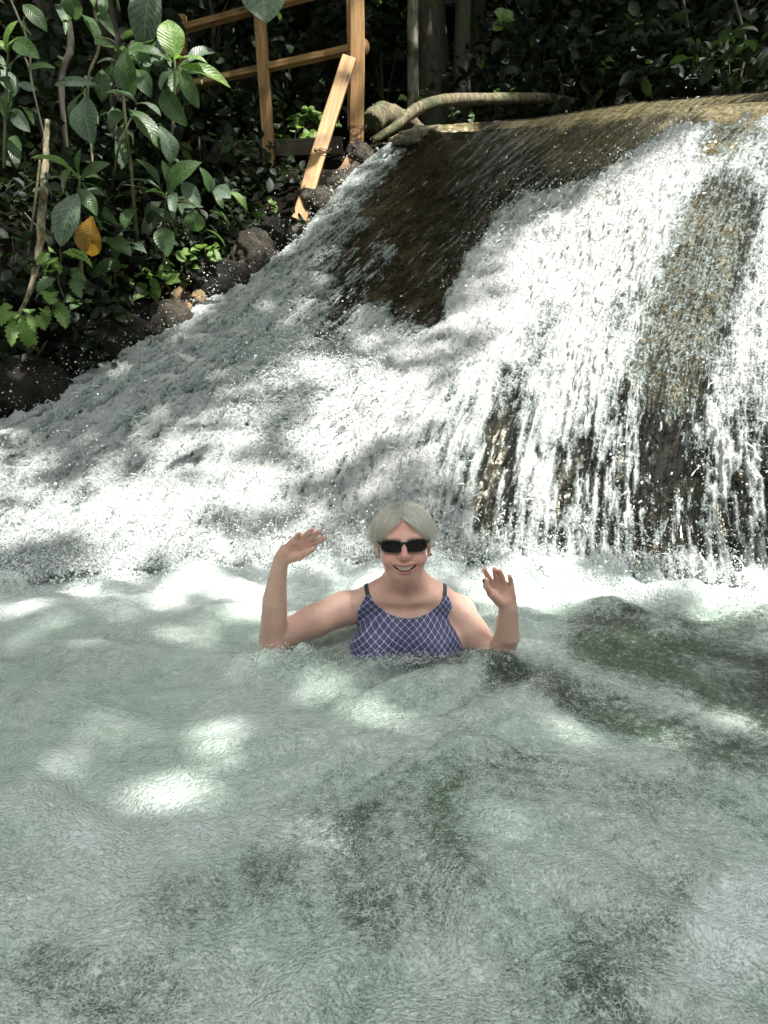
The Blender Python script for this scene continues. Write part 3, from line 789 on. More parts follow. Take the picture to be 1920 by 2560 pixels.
# swimsuit: the body's own surface moved out 2.5 mm, cut to the neckline
def poly_d(x, y, pts):
    """signed distance to a polygon"""
    pts = np.array(pts); n = len(pts); dmin = np.full(len(x), 1e9); ins = np.zeros(len(x), bool)
    for i in range(n):
        a, b = pts[i], pts[(i+1) % n]
        dmin = np.minimum(dmin, seg_d(x, y, a[0], a[1], b[0], b[1]))
        c = ((a[1] > y) != (b[1] > y)) & (x < (b[0]-a[0]) * (y-a[1]) / (b[1]-a[1]+1e-12) + a[0])
        ins ^= c
    return np.where(ins, -dmin, dmin)
def xz(px, py, Y=2.03):
    p = W(px, py, Y); return (p[0], p[2])
neck = [(915, 1488), (926, 1487), (933, 1503), (945, 1516), (960, 1527), (978, 1537), (1000, 1544), (1022, 1546), (1046, 1543), (1066, 1535), (1085, 1523), (1100, 1509), (1108, 1490), (1121, 1491),
        (1131, 1515), (1145, 1543), (1157, 1562), (1166, 1600), (1200, 1700), (1220, 1850), (820, 1850), (850, 1700), (862, 1610), (868, 1582), (884, 1550), (902, 1512)]
neck_p = [tuple(p) for p in neck]
def suit_sdf(P):
    d = torso_sdf(P) - .0028
    reg = poly_d(*pix(P), neck_p) / 900.0
    reg2 = np.where(P[:, 1] > 2.13, P[:, 2] - .09, reg)
    return smax(smax(d, reg2, .0015), -(torso_sdf(P) + .004), .001)
V, Fq = surface_nets(suit_sdf, (-.18, 1.90, -.26), (.24, 2.26, .24), .0023)
me = np_mesh('swimsuit', V, Fq)
m = NT('navy lattice swimsuit fabric')
co = m.coord('Object'); sep = m.n('SeparateXYZ', {0: co})
X, Yc, Z = sep.outputs
nzv = m.math('MULTIPLY', m.math('SUBTRACT', m.noise(co, 14, 2), .5), .004)
# wrap x a little round the body so the pattern does not stretch at the sides
xw = m.math('ADD', X, m.math('MULTIPLY', m.math('MULTIPLY', X, m.math('MULTIPLY', X, X)), 5.0))
a_ = m.math('ADD', m.math('DIVIDE', xw, .0245), nzv)
b_ = m.math('DIVIDE', m.math('ADD', Z, nzv), .0212)
p1 = m.math('ADD', a_, b_); p2 = m.math('SUBTRACT', a_, b_)
f1 = m.math('PINGPONG', p1, .5); f2 = m.math('PINGPONG', p2, .5)
line = m.math('MAXIMUM', m.ramp(f1, .02, .075, 1, 0), m.ramp(f2, .02, .075, 1, 0))
dot = m.ramp(m.math('ADD', m.math('MULTIPLY', f1, f1), m.math('MULTIPLY', f2, f2)), .012, .03, 1, 0)
# fan ribs inside each diamond
fx = m.math('PINGPONG', a_, .5)
rib = m.math('MULTIPLY', m.ramp(m.math('PINGPONG', m.math('MULTIPLY', a_, 4.0), .5), .05, .16, 1, 0), m.ramp(m.math('MINIMUM', f1, f2), .10, .2))
lt = m.math('MAXIMUM', m.math('MAXIMUM', line, dot), m.math('MULTIPLY', rib, .35))
navy = m.mix(m.noise(co, 90, 3), (.030, .031, .085), (.052, .053, .125))
c = m.mix(lt, navy, (.52, .53, .84))
M_suit = m.done(m.pr(base=c, rough=.42, nrm=m.bump(m.noise(co, 700, 2), .3, .001), sheen=.15, spec=.4))
suit = link('swimsuit', me, M_suit, person)
# shoulder straps: flat bands lying on the skin
m = NT('grey elastic strap'); M_strap = m.done(m.pr(base=(.035, .045, .05), rough=.45, nrm=m.bump(m.noise(m.coord(), 900, 2), .3, .001)))
def on_skin(px, py, sdf):
    """first point of the body seen along a line of sight"""
    o_ = np.array([0, 0, CAM_H]); d_ = np.array(W(px, py, 2.0)) - o_; d_ /= np.linalg.norm(d_); t_ = 1.6
    for _ in range(60):
        dd = float(sdf((o_ + d_ * t_)[None].astype(np.float32))[0]); t_ += dd * .8
        if abs(dd) < 1e-4: break
    return (o_ + d_ * t_).astype(np.float32)
def band(name, pts, width, mat, parent, thick=.0022, sdf=None):
    """pts walk over the body; every one is pushed on to the surface"""
    P = np.array([np.array(p) for p in smooth_path(pts, 26)], np.float32)
    tan = np.gradient(P, axis=0); tan /= np.linalg.norm(tan, axis=1, keepdims=True)
    e = 1e-3
    def grad(Q): return np.stack([sdf(Q + np.eye(3, dtype=np.float32)[k] * e) - sdf(Q - np.eye(3, dtype=np.float32)[k] * e) for k in range(3)], 1) / (2 * e)
    V = []
    nrm_ = grad(P); nrm_ /= np.linalg.norm(nrm_, axis=1, keepdims=True)
    side = np.cross(tan, nrm_); side /= np.linalg.norm(side, axis=1, keepdims=True)
    for sgn, lift in ((-1, .0005), (-1, thick), (1, thick), (1, .0005)):
        Q = (P + side * width * .5 * sgn).astype(np.float32)
        for _ in range(4):
            g = grad(Q); dd = sdf(Q); g /= np.linalg.norm(g, axis=1, keepdims=True); Q = (Q - g * (dd - lift)[:, None]).astype(np.float32)
        V.append(Q)
    n = len(P); V = np.concatenate(V)
    Fq = [(a*n+i, a*n+i+1, ((a+1) % 4)*n+i+1, ((a+1) % 4)*n+i) for a in range(4) for i in range(n-1)]
    Fq += [(0, n, 2*n, 3*n), (n-1, 4*n-1, 3*n-1, 2*n-1)]
    return link(name, np_mesh(name, V, np.array(Fq)), mat, parent)
suit_par = suit
for a, b in (((921, 1488), (916, 1466)), ((1111, 1489), (1112, 1466))):
    s = 1 if a[0] < 1000 else -1
    o = band('strap', [on_skin(a[0], a[1] + 6, torso_sdf), on_skin((a[0] + b[0]) / 2, 1480, torso_sdf), on_skin(b[0], 1476, torso_sdf) + np.array([0, .03, .004], np.float32), pp(b[0] + 4 * s, b[1] + 10, 2.165)], .0125, M_strap, suit_par, sdf=torso_sdf)

# teeth, gums and tongue
m = NT('tooth enamel'); M_teeth = m.done(m.pr(base=(.80, .74, .64), rough=.18, sss=.1, sscale=.003, spec=.5))
teeth_V, teeth_F = [], []
def mouth_pt(x, y, z): return (x, y - .083 + 7.0 * x * x, z - .0675 + 9.5 * x * x)
xs = [-.0275, -.0226, -.0175, -.0122, -.0063, 0, .0063, .0122, .0175, .0226, .0275]
for i in range(10):
    x0, x1 = xs[i] + .00022, xs[i+1] - .00022; xm = (x0 + x1) / 2
    hgt = (.0066, .0090, .0118, .0124, .0134)[min(i, 9 - i)]
    b0 = len(teeth_V)
    for zz, yy, ins_ in ((.0085, .0022, .0), (.0055, .0008, .0), (.0085 - hgt * .85, .0004, .0002), (.0085 - hgt, .0018, .0007)):
        for xx, dy in ((x0 + ins_, .0016), (x0 * .7 + x1 * .3, .0), (x0 * .3 + x1 * .7, .0), (x1 - ins_, .0016)):
            teeth_V.append(fromh(mouth_pt(xx, yy + dy, zz)))
    for r_ in range(3):
        for c_ in range(3):
            k = b0 + r_ * 4 + c_; teeth_F.append((k, k+1, k+5, k+4))
link('teeth', np_mesh('teeth', np.array(teeth_V), np.array(teeth_F)), M_teeth, person)

# finger nails: dark polish
m = NT('dark nail polish'); M_nail = m.done(m.pr(base=(.045, .012, .018), rough=.12, coat=.6))
def nail(c, du, dv, rx_, ry_):
    c = np.array(c); du = np.array(du, float); dv = np.array(dv, float)
    du /= np.linalg.norm(du); dv -= du * (dv @ du); dv /= np.linalg.norm(dv); dn = np.cross(du, dv)
    V = []; n = 10
    for r_, up_ in ((1, -.0008), (.8, .0006), (0, .0012)):
        for k in range(n):
            t_ = 2 * math.pi * k / n; V.append(c + du * math.cos(t_) * rx_ * r_ + dv * math.sin(t_) * ry_ * r_ + dn * up_)
    Fq = [(a*n+k, a*n+(k+1) % n, (a+1)*n+(k+1) % n, (a+1)*n+k) for a in range(2) for k in range(n)]
    return link('nail', np_mesh('nail', np.array(V), np.array(Fq)), M_nail, person)
nail(pp(783, 1376.5, 1.897), pp(786, 1371, 1.9) - pp(772, 1379, 1.9), (0.3, -.9, -.4), .0080, .0042)
nail(pp(1209.0, 1453, 1.889), pp(1210, 1447, 1.893) - pp(1210, 1462, 1.897), (.5, -.8, 0), .0070, .0036)

# sunglasses ------------------------------------------------------
m = NT('black glossy frame'); M_frame = m.done(m.pr(base=(.008, .008, .009), rough=.16, coat=.5))
m = NT('dark sunglass lens'); M_lens = m.done(m.pr(base=(.018, .016, .016), rough=.04, spec=.7, coat=1.0, coatr=.02))
gl_ = empty('sunglasses', tuple(float(v) for v in HC)); gl_.parent = person; gl_.matrix_parent_inverse = Matrix.Translation(-Vector(person.location))
def wrapy(x): return -.0905 + 5.2 * x * x
def superell(cx, cz, a, b, n=36, e=3.2, slant=0.0):
    out = []
    for k in range(n):
        t_ = 2 * math.pi * k / n; c_, s_ = math.cos(t_), math.sin(t_)
        x_ = a * abs(c_)**(2/e) * math.copysign(1, c_); z_ = b * abs(s_)**(2/e) * math.copysign(1, s_)
        out.append((cx + x_, cz + z_ + slant * x_))
    return out
FV, FF = [], []; 
for s in (-1, 1):
    cx, cz = s * .0335, -.0035
    outer = superell(cx, cz, .0300, .0182, slant=s*.03); inner = superell(cx, cz - .0012, .0268, .0150, slant=s*.03)
    n = len(outer); b0 = len(FV)
    for ring, dy in ((outer, .0025), (outer, -.0015), (inner, -.0015), (inner, .0025)):
        for x_, z_ in ring: FV.append(fromh((x_, wrapy(x_) + dy - .0015, z_)))
    for a in range(4):
        for k in range(n): FF.append((b0+a*n+k, b0+a*n+(k+1) % n, b0+((a+1) % 4)*n+(k+1) % n, b0+((a+1) % 4)*n+k))
    LV = [fromh((cx, wrapy(cx), cz))]; NRG = 6
    for q_ in range(1, NRG + 1):
        LV += [fromh((x_, wrapy(x_) , z_)) for x_, z_ in [(cx + (a_x - cx) * q_ / NRG, cz + (a_z - cz) * q_ / NRG) for a_x, a_z in superell(cx, cz - .0012, .0272, .0154, slant=s*.03)]]
    LF = [(0, 1+k, 1+(k+1) % n, 0) for k in range(n)] + [(1+a*n+k, 1+(a+1)*n+k, 1+(a+1)*n+(k+1) % n, 1+a*n+(k+1) % n) for a in range(NRG-1) for k in range(n)]
    link('lens', pyd('lens', LV, LF), M_lens, gl_)
# bridge and side corners
def boxh(c, sx, sy, sz):
    b0 = len(FV)
    for dz in (-1, 1):
        for dy in (-1, 1):
            for dx in (-1, 1): FV.append(fromh((c[0]+dx*sx, c[1]+dy*sy, c[2]+dz*sz)))
    for f in ((0,2,3,1),(4,5,7,6),(0,1,5,4),(2,6,7,3),(0,4,6,2),(1,3,7,5)): FF.append(tuple(b0+i for i in f))
boxh((0, -.0920, .0050), .0062, .0022, .0030)
link('frame', np_mesh('frame', np.array(FV), np.array(FF)), M_frame, gl_)
for s in (-1, 1):
    V, Fq_ = tube([Vector(fromh(p)) for p in ((s*.0625, -.0715, .0045), (s*.0700, -.060, .006), (s*.0755, -.02, .003), (s*.0765, .012, .000))], [.0042, .0040, .0032, .0028], 8)
    link('temple', pyd('temple', V, Fq_), M_frame, gl_)
# earrings
m = NT('dark silver stud'); M_stud = m.done(m.pr(base=(.12, .12, .13), rough=.25, metal=1.0))
for s in (-1, 1):
    bm = bmesh.new(); bmesh.ops.create_icosphere(bm, subdivisions=2, radius=.0036); me = bpy.data.meshes.new('earring'); bm.to_mesh(me); bm.free()
    me.transform(Matrix.Translation(Vector(fromh((s*.0770, .000, -.0375)))))
    link('earring', me, M_stud, person)

# hair ------------------------------------------------------------
m = NT('silver blond hair')
tone = m.at('tone')
hc = m.mix(tone, (.60, .56, .48), (.96, .94, .88))
M_hair = m.done(m.pr(base=hc, rough=.42, spec=.55, sheen=.1))
m = NT('hair undercoat'); cz_ = m.coord()
M_cap = m.done(m.pr(base=m.mix(m.noise(m.mapv(cz_, (1, 1, .25)), 260, 3, .6), (.22, .18, .13), (.42, .37, .29)), rough=.6, nrm=m.bump(m.noise(m.mapv(cz_, (1, 1, .2)), 300, 2), .8, .003)))
EC = np.array([0, .020, .026], np.float32); ER = np.array([.0765, .096, .0835], np.float32)
def sph(th, ph, k=1.0):      # th from the top, ph: 0 = face, +-pi = back
    return EC + ER * k * np.array([math.sin(th) * math.sin(ph), -math.sin(th) * math.cos(ph), math.cos(th)])
def th_end(ph):
    a = abs(math.degrees(ph))
    return R(np.interp(a, [0, 18, 32, 46, 62, 80, 100, 130, 180], [45, 49, 62, 86, 99, 106, 112, 122, 128]))
def cap_sdf(q):
    d = np.maximum(d_ell(q, EC, ER * 1.0), -d_ell(q, EC, ER * .93))
    p = (q - EC) / ER
    th = np.arccos(np.clip(p[:, 2] / (np.linalg.norm(p, axis=1) + 1e-9), -1, 1)); ph = np.abs(np.degrees(np.arctan2(p[:, 0], -p[:, 1])))
    te = np.radians(np.interp(ph, [0, 18, 32, 46, 62, 80, 100, 130, 180], [38, 42, 52, 72, 90, 102, 112, 118, 120]))
    te = te + .06 * np.sin(ph * .5) + .05 * np.sin(ph * 1.3)
    return np.maximum(d, (th - te) * .08)
Vc, Fc = surface_nets(cap_sdf, (-.09, -.09, -.09), (.09, .14, .13), .003)
hair = link('hair', np_mesh('hair', fromh(Vc), Fc), M_cap, person)
SV, SF, ST = [], [], []
hr = random.Random(5)
NS = 7600
clumps = []
for _ in range(300):
    cph = hr.uniform(-math.pi, math.pi) if hr.random() < .45 else hr.gauss(0, .8)
    if abs(cph) < math.pi: clumps.append((cph, R(hr.uniform(2, 45)) if hr.random() < .72 else hr.uniform(.8, 1.4), hr.uniform(-.22, .22), hr.uniform(-.001, .0045), hr.uniform(.80, 1.05), hr.uniform(0, 1), hr.uniform(0, 6.3)))
ER = ER * np.array([.97, 1, .99], np.float32)
for i in range(NS):
    CL = hr.choice(clumps); off = hr.gauss(0, .11); ph = max(-3.1, min(3.1, CL[0] + off))
    side = 1 if ph > 0 else -1; fringe = abs(ph) < 1.0 and hr.random() < .13
    swp = side * (.08 + (.70 if not fringe else .12) * math.exp(-(ph / .55)**2))
    te = (th_end(ph + swp) if not fringe else R(hr.uniform(58, 76))) * (hr.uniform(.78, 1.06) if hr.random() < .85 else hr.uniform(1.0, 1.22 if abs(ph) > .35 else 1.08))
    te *= CL[4]; th0 = min(te * .7, CL[1] + hr.gauss(0, .05))
    part = R(3)
    side = 1 if ph > 0 else -1
    # clumps share a lift and a curl
    cl = int((ph + 4) * 13); cr_ = random.Random(cl * 7 + (th0 > .5))
    lift = CL[3] + hr.uniform(0, .0025) + (.006 * hr.random() if hr.random() < .08 else 0); curl = cr_.uniform(-.16, .16) + hr.gauss(0, .05)
    flip = (cr_.uniform(-.4, 1.3) + (hr.uniform(0, 1.6) if hr.random() < .1 else 0)) * .016 * (1 if abs(ph) > .9 else .25)
    n = 9; pts = []; wa, wb, wc = hr.uniform(0, 6.3), cr_.uniform(0, 6.3), cr_.uniform(.002, .0055) * (1 if hr.random() < .78 else 2.6)
    for k in range(n):
        f = k / (n - 1); th = th0 + (te - th0) * f
        p_ = ph - off * .75 * f**.8 + (CL[2] + curl * .4) * f * f + swp * f**1.3
        # front hair starts together near the parting and fans out
        p_ = p_ * (0.55 + .45 * min(1, th / .8)) if abs(ph) < 1.2 else p_
        r_ = 1.0 + (lift + .002) / .08 * (0.4 + math.sin(math.pi * min(1, f * .8)))
        v_ = sph(th, p_, r_)
        v_[2] -= .004 * f**3; v_[0] += flip * side * f**4; v_[1] += .003 * math.sin(f * 5 + ph * 9) * f
        v_ += np.array([hr.gauss(0, .0006) + wc * f * math.sin(f * 5 + wb + .3 * wa), hr.gauss(0, .0006), hr.gauss(0, .0005) + wc * .5 * f * math.cos(f * 6 + wb)])
        pts.append(v_)
    w0 = hr.uniform(.00030, .00062)
    V, Fq_ = [], []
    pts = np.array(pts, np.float32); pts = fromh(pts)
    b0 = len(SV)
    for k in range(n):
        d_ = pts[min(k+1, n-1)] - pts[max(k-1, 0)]; d_ /= np.linalg.norm(d_) + 1e-9
        a_v = np.cross(d_, [0.2, 1, 0.1]); a_v /= np.linalg.norm(a_v) + 1e-9; b_v = np.cross(d_, a_v)
        rr = w0 * (1 - .75 * (k / (n-1))**2)
        for j in range(3):
            t_ = 2 * math.pi * j / 3
            SV.append(pts[k] + (a_v * math.cos(t_) + b_v * math.sin(t_)) * rr)
    for k in range(n - 1):
        for j in range(3): SF.append((b0+k*3+j, b0+k*3+(j+1) % 3, b0+(k+1)*3+(j+1) % 3, b0+(k+1)*3+j))
    ST += [min(1, max(0, CL[5] + hr.uniform(-.3, .3)))] * (n * 3)
me = np_mesh('strands', np.array(SV), np.array(SF)); attr(me, 'tone', np.array(ST))
tag(link('strands', me, M_hair, hair), kind='stuff')
# ------------------------------------------------------------------ materials of the bank and the forest
def leaf_mat(name, c1, c2, transl=.35, rough=.38, veins=True, scale=1.0):
    m = NT(name); uv = m.n('UVMap', uv_map='uv').outputs[0]; sp_ = m.n('SeparateXYZ', {0: uv}); U_, V_ = sp_.outputs[0], sp_.outputs[1]
    rnd = m.n('ObjectInfo').outputs['Random']; co = m.coord()
    base = m.mix(rnd, c1, c2)
    base = m.mix(m.ramp(m.noise(co, 14 * scale, 4), .35, .7), base, tuple(x * .62 for x in c1))
    au = m.math('ABSOLUTE', m.math('SUBTRACT', U_, .5))
    vein = m.math('PINGPONG', m.math('SUBTRACT', m.math('MULTIPLY', V_, 11.0), m.math('MULTIPLY', au, 5.0)), .5)
    vm = m.math('MAXIMUM', m.ramp(vein, .0, .10, 1, 0), m.ramp(au, .008, .03, 1, 0))
    if veins: base = m.mix(m.math('MULTIPLY', vm, .42), base, tuple(min(1, x * 1.9 + .03) for x in c2))
    nb = m.bump(m.math('ADD', m.math('MULTIPLY', vein, 1.0 if veins else 0.0), m.math('MULTIPLY', m.noise(co, 60 * scale, 3), .3)), .5, .004)
    p = m.pr(base=base, rough=rough, nrm=nb, spec=.5)
    tr = m.n('BsdfTranslucent', {'Color': m.mix(.5, base, tuple(min(1, x * 1.6 + .02) * k for x, k in zip(c2, (1.1, 1.2, .5))))}).outputs[0]
    return m.done(m.n('MixShader', {0: transl, 1: p, 2: tr}).outputs[0])
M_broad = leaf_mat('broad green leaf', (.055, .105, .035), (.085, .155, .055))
M_bright = leaf_mat('sunlit green leaf', (.15, .26, .06), (.22, .35, .10), .4)  # for leaves in sun: the sunlight is put into a paler green
M_grey = leaf_mat('grey green leaf', (.10, .15, .10), (.17, .23, .16), .25)  # lightened grey: sun and sky sheen put into the leaf colour
M_dry = leaf_mat('dry yellow leaf', (.33, .17, .025), (.40, .22, .04), .3)
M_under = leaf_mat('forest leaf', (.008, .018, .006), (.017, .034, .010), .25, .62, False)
M_canopy = leaf_mat('canopy leaf', (.045, .085, .025), (.06, .11, .03), .30, .5, False)
def bark(name, c1, c2, sc=1.0, bump=.6):
    m = NT(name); co = m.coord(); mp = m.mapv(co, (1, 1, .28))
    n1 = m.noise(mp, 24 * sc, 6, .65, .6); n2 = m.noise(co, 5 * sc, 3)
    c = m.mix(m.ramp(n1, .35, .65), c1, c2); c = m.mix(m.ramp(n2, .5, .68), c, (.05, .07, .025))
    return m.done(m.pr(base=c, rough=.85, nrm=m.bump(n1, bump, .02)))
M_bark = bark('dark bark', (.035, .030, .024), (.085, .072, .055))
M_barkpale = bark('pale lichen bark', (.13, .12, .09), (.32, .30, .24))
M_vine = bark('peeling vine bark', (.16, .13, .08), (.42, .36, .25), 3)
M_stem = bark('green stem', (.06, .07, .03), (.13, .12, .06), 2, .3)
m = NT('sawn timber'); co = m.coord('Generated')
M_wood = None
def wood(name, c1, c2, axis):
    m = NT(name); co = m.coord('Object'); s_ = [34, 34, 34]; s_[axis] = 2.2
    rnd = m.n('ObjectInfo').outputs['Random']
    mp = m.mapv(co, tuple(s_), loc=(0, 0, 0)); mp = m.n('VectorMath', {0: mp, 1: m.n('CombineXYZ', {0: m.math('MULTIPLY', rnd, 30)}).outputs[0]}, operation='ADD').outputs[0]
    g = m.noise(mp, 1.0, 5, .6, 1.2); g2 = m.noise(mp, 4.5, 3, .6)
    st = m.noise(co, 5, 3)
    c = m.mix(m.ramp(g, .32, .68), c1, c2); c = m.mix(m.math('MULTIPLY', m.ramp(st, .48, .68), .7), c, tuple(x * .4 for x in c1))
    kn = m.vor(m.mapv(co, tuple(7 if k != axis else 2.4 for k in range(3))), 1.0)
    c = m.mix(m.ramp(kn, .05, .12, .8, 0), c, (.06, .028, .012))
    return m.done(m.pr(base=c, rough=.62, nrm=m.bump(m.math('ADD', g, m.math('MULTIPLY', g2, .4)), .35, .006)))
M_woodz = wood('sawn timber upright', (.29, .15, .055), (.50, .30, .13), 2)
M_woodx = wood('sawn timber rail', (.22, .12, .05), (.42, .26, .12), 0)  # darker than the uprights, standing in for shade on the rails
m = NT('leaf litter and soil'); co = m.coord()
n1 = m.noise(co, 9, 6, .65); n2 = m.noise(co, 40, 4, .65); v_ = m.vor(co, 22, 'F1', 'Color')
c = m.mix(m.ramp(n1, .35, .65), (.005, .004, .003), (.013, .010, .007)); c = m.mix(m.math('MULTIPLY', m.ramp(n2, .5, .7), .5), c, (.028, .020, .012))
M_soil = m.done(m.pr(base=c, rough=.9, spec=.08, nrm=m.bump(m.math('ADD', n1, n2), .9, .05)))
m = NT('grey mossy rock'); co = m.coord(); n1 = m.noise(co, 7, 6, .65); n2 = m.noise(co, 45, 5, .7)
c = m.mix(m.ramp(n1, .35, .65), (.026, .023, .018), (.12, .10, .075)); c = m.mix(m.ramp(n2, .52, .7), c, (.035, .03, .022))
M_rock = m.done(m.pr(base=c, rough=m.ramp(n2, .3, .7, .4, .9), spec=.3, nrm=m.bump(m.math('ADD', n1, n2), 1.0, .035)))

# ------------------------------------------------------------------ terrain: one sheet from the pool bed up the banks and out to the hills
TP = []
def tpt(px, py, Y, dz=0.0):
    p = W(px, py, Y); TP.append((p[0], p[1], p[2] + dz))
# channel bank on the left, just outside the water's edge
for x, y, Y in [(-300, 1170, 3.5), (0, 1055, 3.75), (250, 925, 4.2), (520, 760, 4.75), (700, 640, 5.2), (800, 530, 5.5), (900, 430, 5.95), (960, 372, 6.15)]: tpt(x, y, Y, .02)
# up the bank
for x, y, Y in [(0, 800, 4.1), (250, 700, 4.5), (500, 600, 5.1), (650, 520, 5.6), (780, 420, 6.2), (0, 560, 4.9), (350, 470, 5.6), (600, 420, 6.5), (-300, 600, 4.2)]: tpt(x, y, Y)
# under the falls and ledge (kept below the rock)
for x, y in [(1336, 299), (1920, 232), (2600, 190)]: tpt(x, y, Yz(y, 2.13), -.45)
for x, y, Y in [(300, 1150, 3.35), (960, 1000, 3.55), (1000, 600, 4.9), (1250, 1000, 3.45), (1700, 1000, 3.1), (1750, 620, 3.85), (2500, 900, 3.1), (600, 900, 4.1), (1550, 700, 3.95)]: tpt(x, y, Y, -.38)
TP += [(-3, 2.6, -.5), (-1, 2.6, -.7), (0, 2.5, -.75), (1.2, 2.3, -.75), (2.5, 2.0, -.7), (-4, 0, -.3), (0, 0, -.9), (3, 0, -.8), (0, -3, -.9), (-6, 2, .9), (-6, 5, 1.9), (6, 3, 1.0), (6, 6, 1.75), (0, 8, 2.02), (3, 8, 1.8), (-3, 8, 2.05), (-6, 8, 2.3)]
TP = np.array(TP)
_t = tps(TP[:, :2] / 5, TP[:, 2], 1e-3)
txs = spaced([(-160, 12), (-30, 3), (-8, .3), (-3.6, .05), (1.5, .05), (5, .2), (9, .5), (30, 3), (160, 12)])
tys = spaced([(-120, 12), (-20, 3), (-2, .5), (2.6, .06), (7.5, .06), (12, .3), (40, 3), (220, 14)])
TX, TY = np.meshgrid(txs, tys)
cx_, cy_ = np.clip(TX, -6, 6), np.clip(TY, -3, 8.5)
TZ = _t(cx_ / 5, cy_ / 5)[..., 0]
far = np.hypot(TX - cx_, TY - cy_)
TZ = np.clip(TZ, -1.0, 3.0) + sstep(7, 40, np.hypot(TX * .8, np.maximum(TY, 0))) * 16 + sstep(40, 150, np.hypot(TX, TY)) * 30 + np.abs(TX - cx_) * .12
TZ += .045 * fbm(TX * 2.2, TY * 2.2, s=101, o=5) * sstep(0, 1, TZ) + .02 * fbm(TX * 9, TY * 9, s=102, o=3) * sstep(0, 1, TZ)
terrain_at = lambda x, y: float(TZ[min(len(tys)-1, np.searchsorted(tys, y)), min(len(txs)-1, np.searchsorted(txs, x))])
me = np_mesh('ground', np.stack([TX, TY, TZ], -1).reshape(-1, 3), grid_faces(len(tys), len(txs)))
tag(link('ground', me, M_soil), kind='structure')

def rock(name, loc, size, seed, mat, label, cat='rock', group=None, sub=4, rot=(0, 0, 0)):
    bm = bmesh.new(); bmesh.ops.create_icosphere(bm, subdivisions=sub, radius=1)
    co_ = np.array([v.co[:] for v in bm.verts], np.float32); s_ = seed * 17.3
    n_ = fbm(co_[:, 0] * 1.3 + s_, co_[:, 1] * 1.3, co_[:, 2] * 1.3, o=4, s=seed, g=.6) * .5
    rg = (1 - 2 * np.abs(noise(co_[:, 0] * 2.6, co_[:, 1] * 2.6 + s_, co_[:, 2] * 2.6, seed))) * .12
    co_ = co_ * (1 + n_ + rg)[:, None] * np.array(size)
    for v, c_ in zip(bm.verts, co_): v.co = c_
    me = bpy.data.meshes.new(name); bm.to_mesh(me); bm.free()
    me.transform(Matrix.Rotation(rot[2], 4, 'Z') @ Matrix.Rotation(rot[0], 4, 'X') @ Matrix.Rotation(rot[1], 4, 'Y'))
    o = link(name, me, mat); o.location = loc; tag(o, label, cat, group)
    return o

# ------------------------------------------------------------------ timber railing
def timber(name, a, b, w_, d_, mat, parent, up=(0, 0, 1), seed=0):
    """a bevelled, slightly worn board from a to b; its own local axes so the grain runs along it"""
    a, b = Vector(a), Vector(b); L = (b - a).length
    rr = random.Random(seed)
    bm = bmesh.new(); bmesh.ops.create_cube(bm, size=1)
    ax = 2
    bmesh.ops.scale(bm, vec=(w_, d_, L), verts=bm.verts)
    bmesh.ops.subdivide_edges(bm, edges=[e for e in bm.edges if abs((e.verts[0].co - e.verts[1].co).z) > L * .9], cuts=7)
    bmesh.ops.bevel(bm, geom=[e for e in bm.edges], offset=.006, segments=2, affect='EDGES') if False else None
    ed = [e for e in bm.edges if len(e.link_faces) == 2 and e.calc_face_angle(0) > .5]
    bmesh.ops.bevel(bm, geom=ed, offset=.005, segments=2, affect='EDGES', profile=.6)
    for v in bm.verts:
        v.co.x += .006 * math.sin(v.co.z * 3 + seed) + rr.uniform(-.0012, .0012); v.co.y += .004 * math.sin(v.co.z * 2.3 + seed * 2) + rr.uniform(-.0012, .0012)
    me = bpy.data.meshes.new(name); bm.to_mesh(me); bm.free()
    o = bpy.data.objects.new(name, me); col.objects.link(o); me.materials.append(mat)
    z = (b - a).normalized(); u = Vector(up)
    x = u.cross(z) if abs(u.dot(z)) < .98 else Vector((1, 0, 0)); x.normalize(); y = z.cross(x)
    Mx = Matrix((x, y, z)).transposed().to_4x4(); Mx.translation = (a + b) / 2
    o.parent = parent; o.matrix_parent_inverse = wmat(parent).inverted(); o.matrix_basis = Mx
    return o
def wz(px, z, Y):   # vertical helper: same x as the pixel column at Y
    return Vector((W(px, 300, Y)[0], Y, z))
fence = empty('timber_railing', W(890, 385, 6.0))
tag(fence, 'orange brown timber railing with leaning brace where the bank meets the top of the falls', 'fence')
P1b, P1t = WV(893, 388, 6.0), WV(891, -60, 5.98)
timber('post', P1b, P1t, .098, .075, M_woodz, fence, (0, 1, 0), 1)
timber('post', WV(876, 330, 6.12), WV(874, -60, 6.10), .05, .05, M_woodz, fence, (0, 1, 0), 2)
timber('post', WV(674, 436, 6.35), WV(650, 5, 6.35), .085, .075, M_woodz, fence, (0, 1, 0), 3)
timber('post', WV(462, 440, 6.7), WV(452, 38, 6.7), .085, .075, M_woodz, fence, (0, 1, 0), 4)
timber('brace', WV(748, 552, 5.42), WV(872, 146, 5.90), .098, .05, M_woodz, fence, (0, 1, 0), 5)
timber('rail', WV(470, 212, 6.62), WV(916, 115, 6.07), .088, .045, M_woodz, fence, (0, 0, 1), 6)
timber('rail', WV(462, 72, 6.62), WV(874, -38, 6.05), .088, .045, M_woodz, fence, (0, 0, 1), 7)
timber('stub_post', WV(842, 458, 5.9), WV(883, 380, 5.97), .065, .06, M_woodz, fence, (0, 1, 0), 8)
# round end of the lower rail
V, Fq_ = tube([WV(904, 118, 6.02), WV(912, 117, 6.0)], [.052, .05], 20); link('rail_end', pyd('rail_end', V, Fq_), M_woodx, fence)
